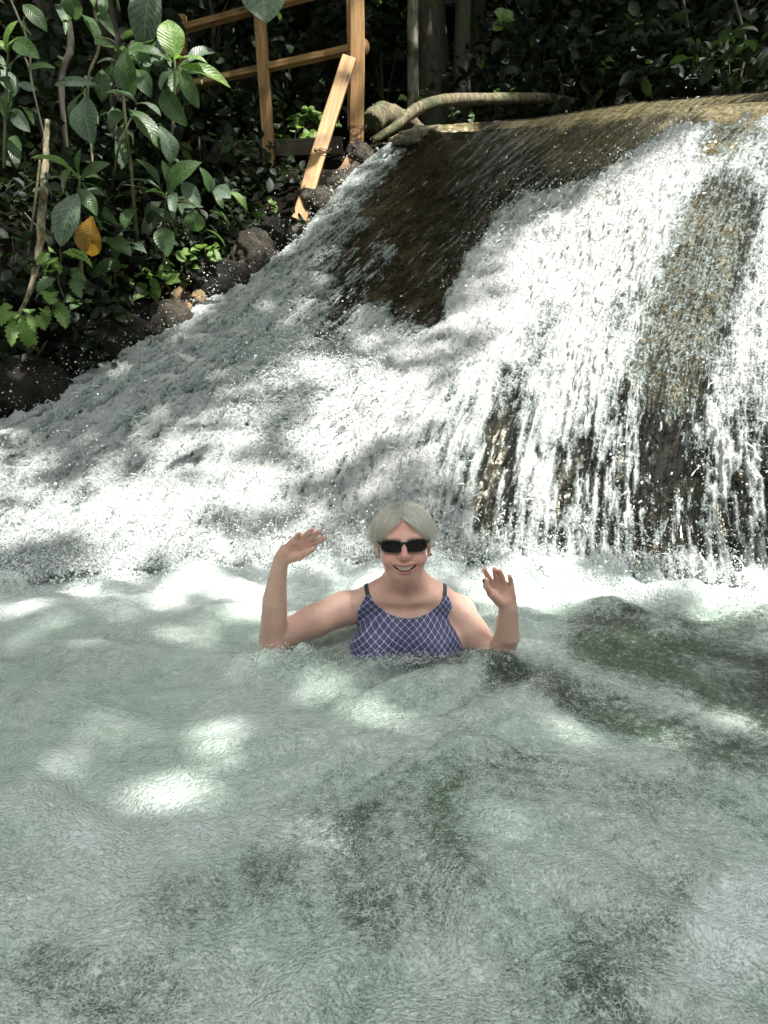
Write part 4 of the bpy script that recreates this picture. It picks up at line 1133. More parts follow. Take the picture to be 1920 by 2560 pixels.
# twisted wire ties
m = NT('rusty wire'); M_wire = m.done(m.pr(base=(.10, .06, .045), rough=.5, metal=.7))
def tie(c, r, seed):
    rr = random.Random(seed); pts = []
    for k in range(40):
        t_ = k / 39 * 2 * math.pi * 2.6
        pts.append(Vector(c) + Vector((math.cos(t_) * r * 1.1, math.sin(t_) * r * .95, .010 * math.sin(t_ * .7) + rr.uniform(-.002, .002))))
    pts += [pts[-1] + Vector((.05, -.03, .01)), pts[-1] + Vector((.10, -.02, -.01)), pts[-1] + Vector((.13, -.03, .02))]
    V, Fq_ = tube(pts, .0028, 5); link('wire_tie', pyd('wire_tie', V, Fq_), M_wire, fence)
tie(WV(892, 322, 6.0), .062, 1); tie(WV(801, 380, 5.63), .056, 2)
# wooden landing under the railing
land = empty('plank_landing', W(700, 425, 6.3)); tag(land, 'dark weathered plank landing on a short post behind the leaning brace', 'landing')
M_olddark = wood('old dark timber', (.05, .04, .03), (.11, .085, .06), 2)
for k in range(5):
    timber('plank', WV(590, 372 + k * 1.5, 6.45 + k * .13), WV(855, 362 + k * 1.5, 6.2 + k * .13), .12, .035, M_olddark, land, (0, 1, 0), 20 + k)
timber('beam', WV(560, 425, 6.42), WV(842, 440, 6.08), .15, .05, M_olddark, land, (0, 0, 1), 28)
timber('support_post', WV(690, 575, 6.0), WV(706, 440, 6.12), .10, .09, wood('grey timber', (.12, .09, .06), (.24, .18, .12), 2), land, (0, 1, 0), 29)

# ------------------------------------------------------------------ logs, roots and rocks along the bank
def limb(name, ctrl, rads, mat, parent=None, n=12, seed=0, bump_=.12, seg=30):
    P = smooth_path(ctrl, seg)
    rs = list(np.interp(np.linspace(0, 1, seg + 1), np.linspace(0, 1, len(rads)), rads))
    V, Fq_ = tube(P, rs, n, True, bump_, seed)
    return link(name, pyd(name, V, Fq_), mat, parent)
M_log = bark('weathered log bark', (.07, .06, .035), (.22, .19, .11), 1.3, .9)
o = limb('fallen_trunk', [WV(930, 352, 6.1), WV(985, 320, 6.2), WV(1040, 275, 6.35), WV(1110, 253, 6.6), WV(1220, 248, 7.0), WV(1360, 246, 7.5), WV(1480, 262, 8.0)], [.024, .034, .046, .050, .046, .042, .03], M_log, n=18, seed=3)
tag(o, 'pale curved fallen trunk lying along the rim of the falls below the dark forest', 'log')
o = limb('driftwood_log', [WV(925, 310, 6.5), WV(960, 290, 6.7), WV(1010, 300, 7.0), WV(1060, 330, 7.3)], [.09, .10, .07, .04], M_log, n=16, seed=4, bump_=.3)
tag(o, 'short cracked driftwood butt just right of the tallest railing post', 'log')
RT = [([(880, 480, 5.75), (840, 515, 5.6), (790, 550, 5.45), (745, 570, 5.4), (710, 600, 5.3)], [.03, .035, .03, .028, .02], 'thin dark root looping over the bank beneath the brace foot'),
      ([(900, 420, 5.95), (880, 470, 5.75), (862, 540, 5.5)], [.05, .06, .03], 'dark upright root at the water edge below the stub post'),
      ([(830, 545, 5.55), (770, 560, 5.5), (720, 600, 5.4), (660, 640, 5.2)], [.022, .026, .022, .012], 'slim root crossing the stony bank'),
      ([(530, 700, 4.85), (470, 780, 4.55), (410, 840, 4.35)], [.05, .045, .02], 'brown sunlit root hanging over the lower channel'),
      ([(500, 690, 4.9), (440, 740, 4.7), (400, 830, 4.4)], [.035, .03, .012], 'thin split root left of the brown hanging one')]
RIM = [([(500, 712, 4.86), (560, 660, 5.0), (640, 605, 5.2), (705, 585, 5.4), (745, 572, 5.5)], [.04, .065, .075, .055, .04], 'long pale root like rim of stone along the middle of the channel bank'),
       ([(790, 552, 5.5), (838, 508, 5.62), (865, 460, 5.78), (900, 405, 5.97)], [.05, .07, .06, .045], 'knobbly pale root climbing from the brace foot to the tallest post')]
for k, (pts, rs, lab) in enumerate(RIM):
    tag(limb('bank_root', [WV(*p) for p in pts], rs, M_rock, n=22, seed=90 + k, bump_=.32, seg=46), lab, 'root')
for k, (pts, rs, lab) in enumerate(RT):
    tag(limb('root', [WV(*p) for p in pts], rs, M_bark if k < 3 else bark('brown root bark', (.10, .06, .03), (.30, .19, .10), 2), n=10, seed=30 + k, bump_=.25), lab, 'root', 'roots along the channel bank')
RK = [((800, 520, 5.55), (.16, .14, .13), 'knobbly pale grey rock at the foot of the leaning brace'),
      ((690, 590, 5.2), (.12, .12, .07), 'flat slab rock left of the brace foot'),
      ((645, 650, 5.05), (.20, .18, .11), 'long grey wet boulder beside the upper shaded rapid'),
      ((560, 725, 4.8), (.19, .16, .11), 'rounded dark boulder at the middle of the shaded channel edge'),
      ((500, 700, 5.0), (.15, .15, .14), 'crumbly brown rock below the pale seedlings'),
      ((430, 810, 4.45), (.14, .12, .13), 'split sunlit brown rock overhanging the channel'),
      ((360, 850, 4.4), (.13, .12, .10), 'small dark rock at the left end of the sunlit bank'),
      ((900, 395, 6.0), (.10, .12, .10), 'rough stone wedged under the tallest post'),
      ((850, 470, 5.75), (.10, .10, .12), 'lichen spotted rock by the stub post'),
      ((565, 385, 6.3), (.10, .1, .12), 'small sunlit stone behind the shrub leaves'),
      ((250, 900, 4.25), (.22, .2, .16), 'black wet boulder in the deep shade by the lower channel'),
      ((90, 1000, 3.9), (.24, .2, .18), 'black boulder nearest the left edge of the pool')]
M_rockdark = M_rock.copy(); M_rockdark.name = 'wet shaded rock'  # wetness and lack of sun both put into this darker copy
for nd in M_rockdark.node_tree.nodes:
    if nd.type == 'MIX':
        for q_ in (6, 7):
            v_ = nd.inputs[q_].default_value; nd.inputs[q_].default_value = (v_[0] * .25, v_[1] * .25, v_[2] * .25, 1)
for k, (p, s_, lab) in enumerate(RK):
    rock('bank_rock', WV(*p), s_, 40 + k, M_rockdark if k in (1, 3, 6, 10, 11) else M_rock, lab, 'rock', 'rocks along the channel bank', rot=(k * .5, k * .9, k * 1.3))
# overhanging travertine lip with dripping curtain
o = rock('travertine_lip', WV(1092, 352, 5.90), (.30, .22, .085), 71, M_wetrock, 'rounded tan travertine lip overhanging the head of the shaded rapid', 'rock')
attr(o.data, 'tan', np.clip(np.array([v.co.z for v in o.data.vertices]) * 9 + .75, 0, 1))
o = rock('dripping_ledge', WV(1086, 402, 5.97), (.27, .17, .12), 72, M_wetrock, 'dark dripping rock under the tan lip', 'rock')
# ------------------------------------------------------------------ leaves
def leaf_mesh(name, L, wd, droop=.25, fold=.25, ns=9, nw=2, shape='obovate', wave=.0, teeth=0, seed=0, curl=0.0):
    """leaf along +Y from its base, face up +Z"""
    rr = random.Random(seed); V, UV = [], []
    cols = 2 * nw + 1
    for i in range(ns + 1):
        t = i / ns
        if shape == 'obovate': wf = math.sin(math.pi * min(1, t**1.25 * .97 + .02))**.8
        elif shape == 'heart': wf = (math.sin(math.pi * min(1, (t * .88 + .14)))**.9) * (1.25 - .5 * t)
        else: wf = math.sin(math.pi * (t * .95 + .03))**.85
        if i == ns: wf = .02
        if i == 0: wf = .06 if shape != 'heart' else .5
        if teeth and 0 < i < ns: wf *= 1 + (.22 if i % 2 else -.16) * teeth
        ang = -droop * t * t * 1.6
        yy = L * (t - .12 * droop * t**3); zz = -L * droop * t**2 * .75 + L * .10 * math.sin(t * math.pi) * (1 - droop)
        for j in range(cols):
            s_ = (j - nw) / nw
            x_ = s_ * wd * .5 * wf; zf = abs(s_) * fold * wd * .5 * wf + wave * wd * math.sin(t * 13 + s_ * 2 + seed) * abs(s_) - curl * wd * s_ * s_ * .3
            V.append((x_ + curl * .1 * L * t * t, yy, zz + zf)); UV.append((.5 + .5 * s_, t))
    Fc = grid_faces(ns + 1, cols)[:, ::-1]
    me = np_mesh(name, np.array(V), Fc)
    uvl = me.uv_layers.new(name='uv'); li = np.empty(len(me.loops), np.int32); me.loops.foreach_get('vertex_index', li)
    uvl.data.foreach_set('uv', np.array(UV, np.float32)[li].ravel())
    return me
LEAFS = {}
def place_leaf(parent, base, tip, wpx, Y0, Y1, mat, roll=0.0, face=None, droop=.2, fold=.22, shape='obovate', teeth=0, name='leaf', seed=0):
    """base, tip in pixels at distances Y0 and Y1; roll turns the blade about its own axis"""
    a, b = WV(*base, Y0), WV(*tip, Y1); L = (b - a).length
    wd = wpx / F * ((Y0 + Y1) / 2)
    v = seed % 3
    key = (shape, teeth, round(droop, 1), round(fold, 1), v, mat.name, round(L / wd * 2))
    if key not in LEAFS:
        me = leaf_mesh('leaf', 1.0, wd / L, droop, fold, 13 if teeth else 10, 2, shape, .03, teeth, v); me.materials.append(mat); LEAFS[key] = me
    o = bpy.data.objects.new(name, LEAFS[key]); col.objects.link(o)
    y = (b - a).normalized()
    n = (Vector((0, 0, CAM_H)) - a).normalized() * .62 + Vector((0, 0, .78)) if face is None else Vector(face)
    x = y.cross(n).normalized(); z = x.cross(y)
    Mx = Matrix((x, y, z)).transposed().to_4x4() @ Matrix.Rotation(roll, 4, 'Y') @ Matrix.Rotation(droop * .55, 4, 'X') @ Matrix.Scale(L, 4)
    Mx.translation = a
    o.parent = parent; o.matrix_parent_inverse = wmat(parent).inverted(); o.matrix_basis = Mx
    return o
def z2(x, y, sc=1.728, ox=0, oy=0): return (ox + x / sc, oy + y / sc)

def stem(parent, pts, r0, r1, mat=None, name='stem', n=7):
    P = smooth_path([WV(*p) for p in pts], 14); rs = np.linspace(r0, r1, len(P))
    V, Fq_ = tube(P, list(rs), n, True, .08, len(pts)); return link(name, pyd(name, V, Fq_), mat or M_stem, parent)
def plant(name, label, root, stems, leaves, cat='shrub', group=None):
    e = empty(name, W(*root)); tag(e, label, cat, group)
    for st in stems: stem(e, *st)
    for k, lf in enumerate(leaves):
        (bx, by), (tx, ty), wp, kind, Y = lf[:5]; kw = dict(lf[5]) if len(lf) > 5 else {}
        rr = random.Random(k * 31 + int(bx))
        mat = {'g': M_broad, 'b': M_bright, 's': M_grey, 'd': M_dry}[kind]
        kw.setdefault('droop', rr.uniform(.1, .35)); kw.setdefault('roll', rr.uniform(-.8, .8)); kw.setdefault('shape', 'lance' if rr.random() < .45 else 'obovate'); kw.setdefault('fold', rr.uniform(.1, .4)); dy = kw.pop('dy', rr.uniform(-.12, .08))
        place_leaf(e, z2(bx, by), z2(tx, ty), wp / 1.728, Y, Y + dy, mat, seed=k, **kw)
    # filler leaves further back in the same shrub
    rr = random.Random(len(leaves) * 7 + int(root[0]))
    for k in range(int(len(leaves) * 1.1)):
        (bx, by), _, wp, kind, Y = rr.choice(leaves)[:5]
        bx += rr.uniform(-70, 70); by += rr.uniform(-50, 90); a = rr.uniform(.15, math.pi - .15) if rr.random() < .8 else rr.uniform(-.6, 0); L = rr.uniform(60, 150)
        place_leaf(e, z2(bx, by), z2(bx + math.cos(a) * L * rr.choice((-1, 1)), by + math.sin(a) * L), L * rr.uniform(.30, .5) / 1.728, Y + rr.uniform(.12, .4), Y + rr.uniform(0, .3), rr.choice((M_broad, M_broad, M_grey)), roll=rr.uniform(-1.1, 1.1), droop=rr.uniform(.1, .5), fold=rr.uniform(.1, .4), shape=rr.choice(('obovate', 'lance')), seed=k)
    return e
G_ = 'broad leaved shrubs on the left bank'
plant('broadleaf_shrub', 'tall shrub with a sunlit upright leaf in front of the upper rail end', (437, 560, 4.6),
  [([(440, 590, 4.7), (425, 420, 4.65), (436, 260, 4.6), (437, 150, 4.55)], .013, .006)],
  [((757, 255), (722, 82), 104, 'b', 4.55, dict(droop=.05, roll=-.1, fold=.12)), ((770, 255), (900, 272), 46, 'b', 4.5), ((772, 288), (1000, 370), 58, 'b', 4.5, dict(droop=.25, roll=.2)),
   ((778, 300), (690, 388), 86, 's', 4.45), ((788, 300), (858, 472), 62, 'g', 4.5), ((700, 392), (806, 545), 82, 'g', 4.5), ((745, 268), (548, 205), 44, 'g', 4.55), ((750, 262), (790, 240), 24, 'b', 4.5), ((745, 265), (715, 250), 20, 'b', 4.5)], group=G_)
plant('broadleaf_shrub', 'drooping dark leaved shrub with one pale leaf hanging over the shade', (350, 560, 4.5),
  [([(345, 620, 4.6), (330, 450, 4.5), (310, 270, 4.4), (295, 120, 4.4), (240, 90, 4.4)], .012, .005), ([(284, 440, 4.5), (300, 360, 4.4), (340, 270, 4.4)], .008, .004)],
  [((515, 215), (412, 190), 88, 's', 4.35), ((540, 205), (572, 425), 92, 'g', 4.3, dict(droop=.15)), ((595, 448), (440, 395), 84, 's', 4.25), ((588, 450), (698, 498), 42, 's', 4.3), ((515, 270), (415, 268), 30, 's', 4.35),
   ((490, 272), (512, 388), 44, 's', 4.35), ((372, 420), (392, 618), 118, 's', 4.4), ((560, 475), (692, 642), 84, 'g', 4.35), ((690, 545), (747, 708), 82, 's', 4.3, dict(roll=.0)), ((548, 560), (575, 626), 58, 's', 4.4),
   ((436, 372), (225, 362), 42, 's', 4.4), ((440, 300), (440, 440), 60, 'g', 4.5), ((590, 300), (650, 420), 70, 'g', 4.5), ((540, 480), (470, 560), 60, 'g', 4.5), ((620, 200), (640, 330), 60, 'g', 4.6), ((360, 400), (310, 560), 60, 'g', 4.5)], group=G_)
plant('broadleaf_shrub', 'low shrub with a hanging yellow brown leaf and a long horizontal strap leaf', (200, 640, 4.1),
  [([(205, 700, 4.2), (198, 560, 4.12), (199, 445, 4.05)], .011, .006)],
  [((340, 765), (132, 672), 74, 'b', 4.05, dict(roll=.3)), ((345, 772), (70, 832), 38, 's', 4.0, dict(droop=.1)), ((345, 760), (345, 640), 34, 'g', 4.05), ((336, 838), (258, 1068), 116, 's', 3.95, dict(droop=.1, roll=.0, fold=.15)),
   ((334, 815), (420, 935), 62, 'g', 4.0), ((398, 935), (392, 1110), 118, 'd', 3.95, dict(droop=.1, fold=.3, roll=.1)), ((400, 930), (440, 1000), 36, 'g', 4.05), ((348, 775), (470, 700), 50, 'g', 4.1), ((350, 790), (480, 860), 60, 'g', 4.1), ((352, 770), (460, 780), 50, 'g', 4.15)], group=G_)
plant('broadleaf_shrub', 'spreading shrub of pointed leaves just above the sunlit seedlings', (415, 600, 4.5),
  [([(410, 660, 4.6), (412, 560, 4.55), (416, 480, 4.5)], .010, .005), ([(416, 500, 4.5), (460, 505, 4.5), (500, 520, 4.5)], .005, .003), ([(416, 495, 4.5), (360, 470, 4.5), (300, 460, 4.5)], .005, .003)],
  [((722, 838), (862, 690), 92, 'g', 4.4, dict(roll=.2)), ((862, 722), (908, 832), 60, 'g', 4.4), ((785, 790), (868, 886), 62, 's', 4.4), ((700, 825), (560, 768), 52, 's', 4.4), ((990, 828), (1072, 905), 42, 'b', 4.4, dict(droop=.5)),
   ((925, 815), (995, 850), 62, 's', 4.45), ((832, 900), (852, 1004), 88, 'g', 4.4), ((700, 985), (722, 1104), 84, 'g', 4.35), ((600, 900), (535, 985), 76, 'g', 4.45), ((465, 1030), (566, 1104), 74, 'g', 4.3), ((690, 800), (590, 680), 54, 'g', 4.5),
   ((715, 845), (620, 830), 60, 'g', 4.5), ((720, 850), (760, 940), 60, 'g', 4.5), ((905, 910), (1000, 975), 48, 'g', 4.4), ((740, 830), (700, 690), 40, 'g', 4.5)], group=G_)
plant('broadleaf_shrub', 'small bright tufted shrub at the top left edge', (20, 260, 4.2),
  [([(10, 420, 4.3), (14, 260, 4.25), (20, 130, 4.2)], .010, .004)],
  [((32, 228), (80, 82), 52, 'b', 4.2), ((35, 228), (92, 155), 30, 'b', 4.2), ((30, 225), (-20, 170), 30, 'b', 4.2), ((44, 312), (92, 238), 60, 's', 4.15), ((45, 300), (-20, 290), 44, 's', 4.2), ((60, 180), (170, 250), 70, 'g', 4.3), ((75, 362), (156, 388), 32, 's', 4.2),
   ((100, 20), (205, 135), 62, 'g', 4.35), ((60, 480), (130, 570), 60, 's', 4.2), ((90, 500), (30, 480), 40, 's', 4.2), ((10, 330), (60, 400), 50, 'g', 4.25), ((60, 390), (20, 520), 60, 'g', 4.3), ((350, 60), (420, 178), 84, 'g', 4.5), ((395, -30), (405, 30), 26, 'b', 4.4), ((300, -40), (330, 90), 70, 'g', 4.5)], group=G_)
plant('broadleaf_shrub', 'single large pale leaf dipping into the frame above the upper rail', (700, -300, 3.6),
  [([(800, -500, 3.6), (700, -300, 3.6), (655, -60, 3.55)], .010, .004)],
  [((1130, -90), (1145, 98), 168, 's', 3.5, dict(droop=.15, roll=.0, fold=.15, dy=-.1)), ((1180, 40), (1210, 86), 30, 'b', 3.6), ((1140, -100), (1290, -180), 120, 'g', 3.6)], group=G_)
# large hanging grey leaf
plant('hanging_frond', 'long hanging grey green blade at top left beside the lit rosette', (370, -80, 4.9),
  [([(395, -250, 4.9), (385, -120, 4.9), (380, -30, 4.9)], .012, .008)], [((660, -90), (622, 232), 128, 's', 4.9, dict(droop=.08, roll=.1, fold=.2, dy=0)), ((700, 120), (715, 200), 40, 'g', 5.0)])

# small leafy seedlings and lobed vines, each a plant with its leaves
def sprig(label, cx, cy, Y, rad, n, size, kind, shape='heart', teeth=0, seed=0, name='seedling', group=None, hang=0.0, cat='plant'):
    e = empty(name, W(cx, cy + rad * .8, Y)); tag(e, label, cat, group)
    rr = random.Random(seed)
    stem(e, [(cx + rr.uniform(-10, 10), cy + rad * 1.1, Y + .05), (cx + rr.uniform(-6, 6), cy + rad * .3, Y + .02), (cx, cy - rad * .5, Y)], .005, .0022)
    for k in range(n):
        a = rr.uniform(0, 2 * math.pi); q = math.sqrt(rr.random()) * rad
        bx, by = cx + math.cos(a) * q, cy + math.sin(a) * q * .7
        s_ = size * rr.uniform(.65, 1.25)
        da = a + rr.gauss(0, .8); tx, ty = bx + math.cos(da) * s_, by + math.sin(da) * s_ * .55 + s_ * (.30 + hang)
        place_leaf(e, (bx, by), (tx, ty), s_ * (.75 if not teeth else .6), Y + rr.uniform(-.06, .06), Y + rr.uniform(-.10, .04), {'g': M_broad, 'b': M_bright, 's': M_grey}[kind], roll=rr.uniform(-.6, .6), droop=rr.uniform(.1, .4), shape=shape, teeth=teeth, seed=k)
    return e
SG = 'seedlings on the left bank'
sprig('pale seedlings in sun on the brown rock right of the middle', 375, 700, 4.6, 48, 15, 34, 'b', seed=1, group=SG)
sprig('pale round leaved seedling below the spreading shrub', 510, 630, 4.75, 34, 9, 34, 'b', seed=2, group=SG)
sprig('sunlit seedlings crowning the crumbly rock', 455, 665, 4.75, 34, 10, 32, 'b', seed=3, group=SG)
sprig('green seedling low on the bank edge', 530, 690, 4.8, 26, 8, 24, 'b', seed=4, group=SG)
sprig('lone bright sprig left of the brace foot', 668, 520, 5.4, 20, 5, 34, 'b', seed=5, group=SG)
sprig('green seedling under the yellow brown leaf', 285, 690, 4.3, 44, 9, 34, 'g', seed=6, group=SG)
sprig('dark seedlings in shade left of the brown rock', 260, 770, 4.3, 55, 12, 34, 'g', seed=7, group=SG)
sprig('small pale sprig beside the pale leaf tips', 330, 610, 4.3, 24, 5, 28, 's', seed=8, group=SG)
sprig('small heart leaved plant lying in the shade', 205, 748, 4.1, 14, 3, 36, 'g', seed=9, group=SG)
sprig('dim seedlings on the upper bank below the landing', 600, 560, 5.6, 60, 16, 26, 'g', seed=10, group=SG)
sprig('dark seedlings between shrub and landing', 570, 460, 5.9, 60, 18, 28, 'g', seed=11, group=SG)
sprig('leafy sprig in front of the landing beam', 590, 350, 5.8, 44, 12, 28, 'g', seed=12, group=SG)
LG = 'toothed climbers at the left edge'
sprig('bright toothed climber at the foot of the peeling vine', 150, 640, 3.9, 34, 9, 46, 'b', 'lance', 1, 21, 'toothed_climber', LG, .25)
sprig('toothed climber halfway down the left edge', 150, 690, 3.85, 46, 10, 42, 'g', 'lance', 1, 22, 'toothed_climber', LG, .3)
sprig('brightest toothed climber hanging lowest at the left edge', 60, 780, 3.75, 50, 11, 50, 'b', 'lance', 1, 23, 'toothed_climber', LG, .45)
sprig('toothed climber right of the lowest one', 128, 748, 3.8, 34, 6, 50, 'b', 'lance', 1, 24, 'toothed_climber', LG, .55)
sprig('dim toothed climber behind the vine', 30, 620, 4.1, 60, 12, 50, 'g', 'lance', 1, 25, 'toothed_climber', LG, .3)
# ferny herb lit behind the landing, between the post and the brace
def fern(label, cx, cy, Y, n, Lpx, kind, seed, name='fern', group=None):
    e = empty(name, W(cx, cy, Y)); tag(e, label, 'fern', group); rr = random.Random(seed)
    for k in range(n):
        a = math.pi * (.08 + .84 * (k + .5) / n) + rr.uniform(-.1, .1); L = Lpx * rr.uniform(.7, 1.15)
        pts = [(cx, cy, Y), (cx + math.cos(a) * L * .5, cy - math.sin(a) * L * .6, Y - .03), (cx + math.cos(a) * L, cy - math.sin(a) * L * .75 + L * .1, Y - .1)]
        stem(e, pts, .004, .0012, name='frond_stalk', n=5); P = smooth_path([Vector(p) for p in pts], 11)
        for j in range(3, 12):
            for s_ in (-1, 1):
                l_ = L * .34 * (1 - .65 * j / 12); aa = -a + s_ * 1.15
                place_leaf(e, (P[j].x, P[j].y), (P[j].x + math.cos(aa) * l_, P[j].y + math.sin(aa) * l_ + 2), l_ * .38, P[j].z, P[j].z - .01, {'g': M_broad, 'b': M_bright}[kind], roll=0, droop=.2, shape='lance', name='leaflet', seed=j)
    return e
fern('bright ferny herb glowing between the second post and the brace', 772, 322, 6.9, 7, 74, 'b', 1)
sprig('sunlit leafy herb under the ferny one', 740, 350, 6.7, 42, 16, 26, 'b', seed=31, name='herb', group=SG)
sprig('tuft of weeds at the base of the mossy trunk', 1040, 245, 7.4, 30, 12, 20, 'b', seed=32, name='herb', group=SG)
sprig('weeds on the roots under the pale fallen trunk', 1160, 280, 6.9, 40, 16, 16, 'g', seed=33, name='herb', group=SG)
sprig('thin bright sprig high in the dark middle of the forest', 1255, 58, 7.6, 14, 5, 34, 'b', 'lance', 0, 34, 'herb', SG, -.5)
sprig('lit leaf spray in the dark right of the forest', 1690, 170, 7.4, 26, 8, 30, 'b', seed=35, name='herb', group=SG)
sprig('low weeds beside the fallen trunk in a sun fleck', 1270, 232, 7.9, 30, 9, 18, 'b', seed=36, name='herb', group=SG)

# hanging vine with peeling bark
v = empty('peeling_vine', W(105, 750, 4.0)); tag(v, 'pale peeling vine hanging straight down at the left behind the strap leaf', 'vine')
limb('stem', [WV(118, 300, 4.15), WV(112, 430, 4.1), WV(104, 560, 4.05), (WV(92, 660, 4.0)), WV(70, 740, 3.98), WV(40, 800, 3.95)], [.012, .017, .020, .017, .012, .007], M_vine, v, n=10, seed=5, bump_=.5, seg=40)
limb('stem', [WV(100, 400, 4.15), WV(86, 520, 4.1), WV(70, 640, 4.05)], [.006, .007, .005], M_stem, v, n=7, seed=6)
rr = random.Random(3)
for k in range(14):
    y = rr.uniform(420, 650); x = 113 - (y - 430) * .06 + rr.uniform(-4, 6)
    place_leaf(v, (x, y), (x + rr.uniform(-12, 14), y + rr.uniform(12, 30)), 9, 4.06, 4.0, M_dry if k % 4 == 0 else M_grey, roll=rr.uniform(-1, 1), droop=.4, shape='lance', name='bark_flake', seed=k)
lg = 'lianas hanging in the forest'
for k, (x0, x1, Y, r_, lab) in enumerate([(10, 130, 4.6, .006, 'thin arching liana at the top left corner'), (225, 232, 4.9, .008, 'liana with a pale kink between the dark leaves'), (150, 170, 5.2, .02, 'dark upright liana left of the drooping shrub'),
      (262, 300, 5.3, .018, 'dark bamboo like liana behind the drooping shrub'), (520, 500, 7.2, .012, 'slim liana behind the rail'), (1825, 1880, 7.2, .012, 'slanting liana near the top right corner'), (1700, 1706, 7.8, .014, 'straight liana among the right hand trunks')]):
    tag(limb('liana', [WV(x0, -40, Y), WV((x0 * 2 + x1) / 3 + 20, 110, Y), WV((x0 + 2 * x1) / 3 - 10, 210, Y), WV(x1, 330 if x0 > 1000 else 420, Y)], [r_, r_ * 1.2, r_, r_ * .8], M_bark if k != 1 else M_vine, n=8, seed=60 + k, bump_=.2), lab, 'vine', lg)

# ------------------------------------------------------------------ forest trees and understorey
def soup6(name, P, L, d, s_, nn, asp, mat, parent):
    rows = [(0, 0, 0), (.22, .36, .05), (.55, .46, .03), (.82, .22, -.06), (1.0, 0, -.16)]
    V = []
    for t_, w_, h_ in rows:
        c_ = P + d * L * t_ + nn * L * h_
        if w_ == 0: V.append(c_)
        else: V += [c_ + s_ * L * asp * w_ + nn * L * .05, c_ - nn * L * .02, c_ - s_ * L * asp * w_ + nn * L * .05]
    V = np.stack(V, 1); n = len(P); k = V.shape[1]; i = np.arange(n)[:, None] * k
    fs = [(0, 2, 1, 0), (0, 3, 2, 0), (1, 2, 5, 4), (2, 3, 6, 5), (4, 5, 8, 7), (5, 6, 9, 8), (7, 8, 10, 7), (8, 9, 10, 8)]
    Q = np.concatenate([i + np.array([f]) for f in fs if f[0] != f[3]]); Tr = np.concatenate([i + np.array([f[:3]]) for f in fs if f[0] == f[3]])
    me = bpy.data.meshes.new(name); me.vertices.add(n * k); me.vertices.foreach_set('co', V.astype(np.float32).ravel())
    me.loops.add(Q.size + Tr.size); me.loops.foreach_set('vertex_index', np.concatenate([Q.ravel(), Tr.ravel()]).astype(np.int32))
    me.polygons.add(len(Q) + len(Tr)); ls = np.concatenate([np.arange(len(Q)) * 4, Q.size + np.arange(len(Tr)) * 3]).astype(np.int32)
    me.polygons.foreach_set('loop_start', ls); me.polygons.foreach_set('loop_total', np.concatenate([np.full(len(Q), 4), np.full(len(Tr), 3)]).astype(np.int32))
    me.update(calc_edges=True); me.validate()
    uvl = me.uv_layers.new(name='uv'); li = np.empty(len(me.loops), np.int32); me.loops.foreach_get('vertex_index', li)
    uvs = np.tile(np.array([(.5, 0), (1, .22), (.5, .22), (0, .22), (1, .55), (.5, .55), (0, .55), (1, .82), (.5, .82), (0, .82), (.5, 1)], np.float32), (n, 1)); uvl.data.foreach_set('uv', uvs[li].ravel())
    return link(name, me, mat, parent)
def soup(name, P, size, mat, parent=None, up=.5, seed=0, asp=.5, fine=False):
    """many small folded leaves (two quads each)"""
    rg = np.random.default_rng(seed); n = len(P); P = np.asarray(P, np.float32)
    d = rg.normal(size=(n, 3)); d[:, 2] *= .6; d /= np.linalg.norm(d, axis=1, keepdims=True)
    u_ = rg.normal(size=(n, 3)) * .6 + np.array([0, 0, up]); s_ = np.cross(d, u_); s_ /= np.linalg.norm(s_, axis=1, keepdims=True) + 1e-9; nn = np.cross(s_, d)
    L = (size * rg.uniform(.6, 1.35, n))[:, None]
    if fine: return soup6(name, P, L, d, s_, nn, asp, mat, parent)
    a = P; m1 = P + d * L * .45; b = P + d * L - nn * L * .15
    l_ = m1 + s_ * L * asp * .5 + nn * L * .08; r_ = m1 - s_ * L * asp * .5 + nn * L * .08
    V = np.stack([a, l_, b, r_, m1 - nn * L * .02], 1).reshape(-1, 3)
    i = np.arange(n)[:, None] * 5
    Fc = np.concatenate([np.concatenate([i, i+4, i+2, i+1], 1), np.concatenate([i, i+3, i+2, i+4], 1)])
    me = np_mesh(name, V, Fc, smooth=False)
    uvl = me.uv_layers.new(name='uv'); li = np.empty(len(me.loops), np.int32); me.loops.foreach_get('vertex_index', li)
    uvs = np.tile(np.array([(.5, 0), (1, .5), (.5, 1), (0, .5), (.5, .5)], np.float32), (n, 1)); uvl.data.foreach_set('uv', uvs[li].ravel())
    return link(name, me, mat, parent, smooth=False)
TR = 'trees of the forest behind the falls'
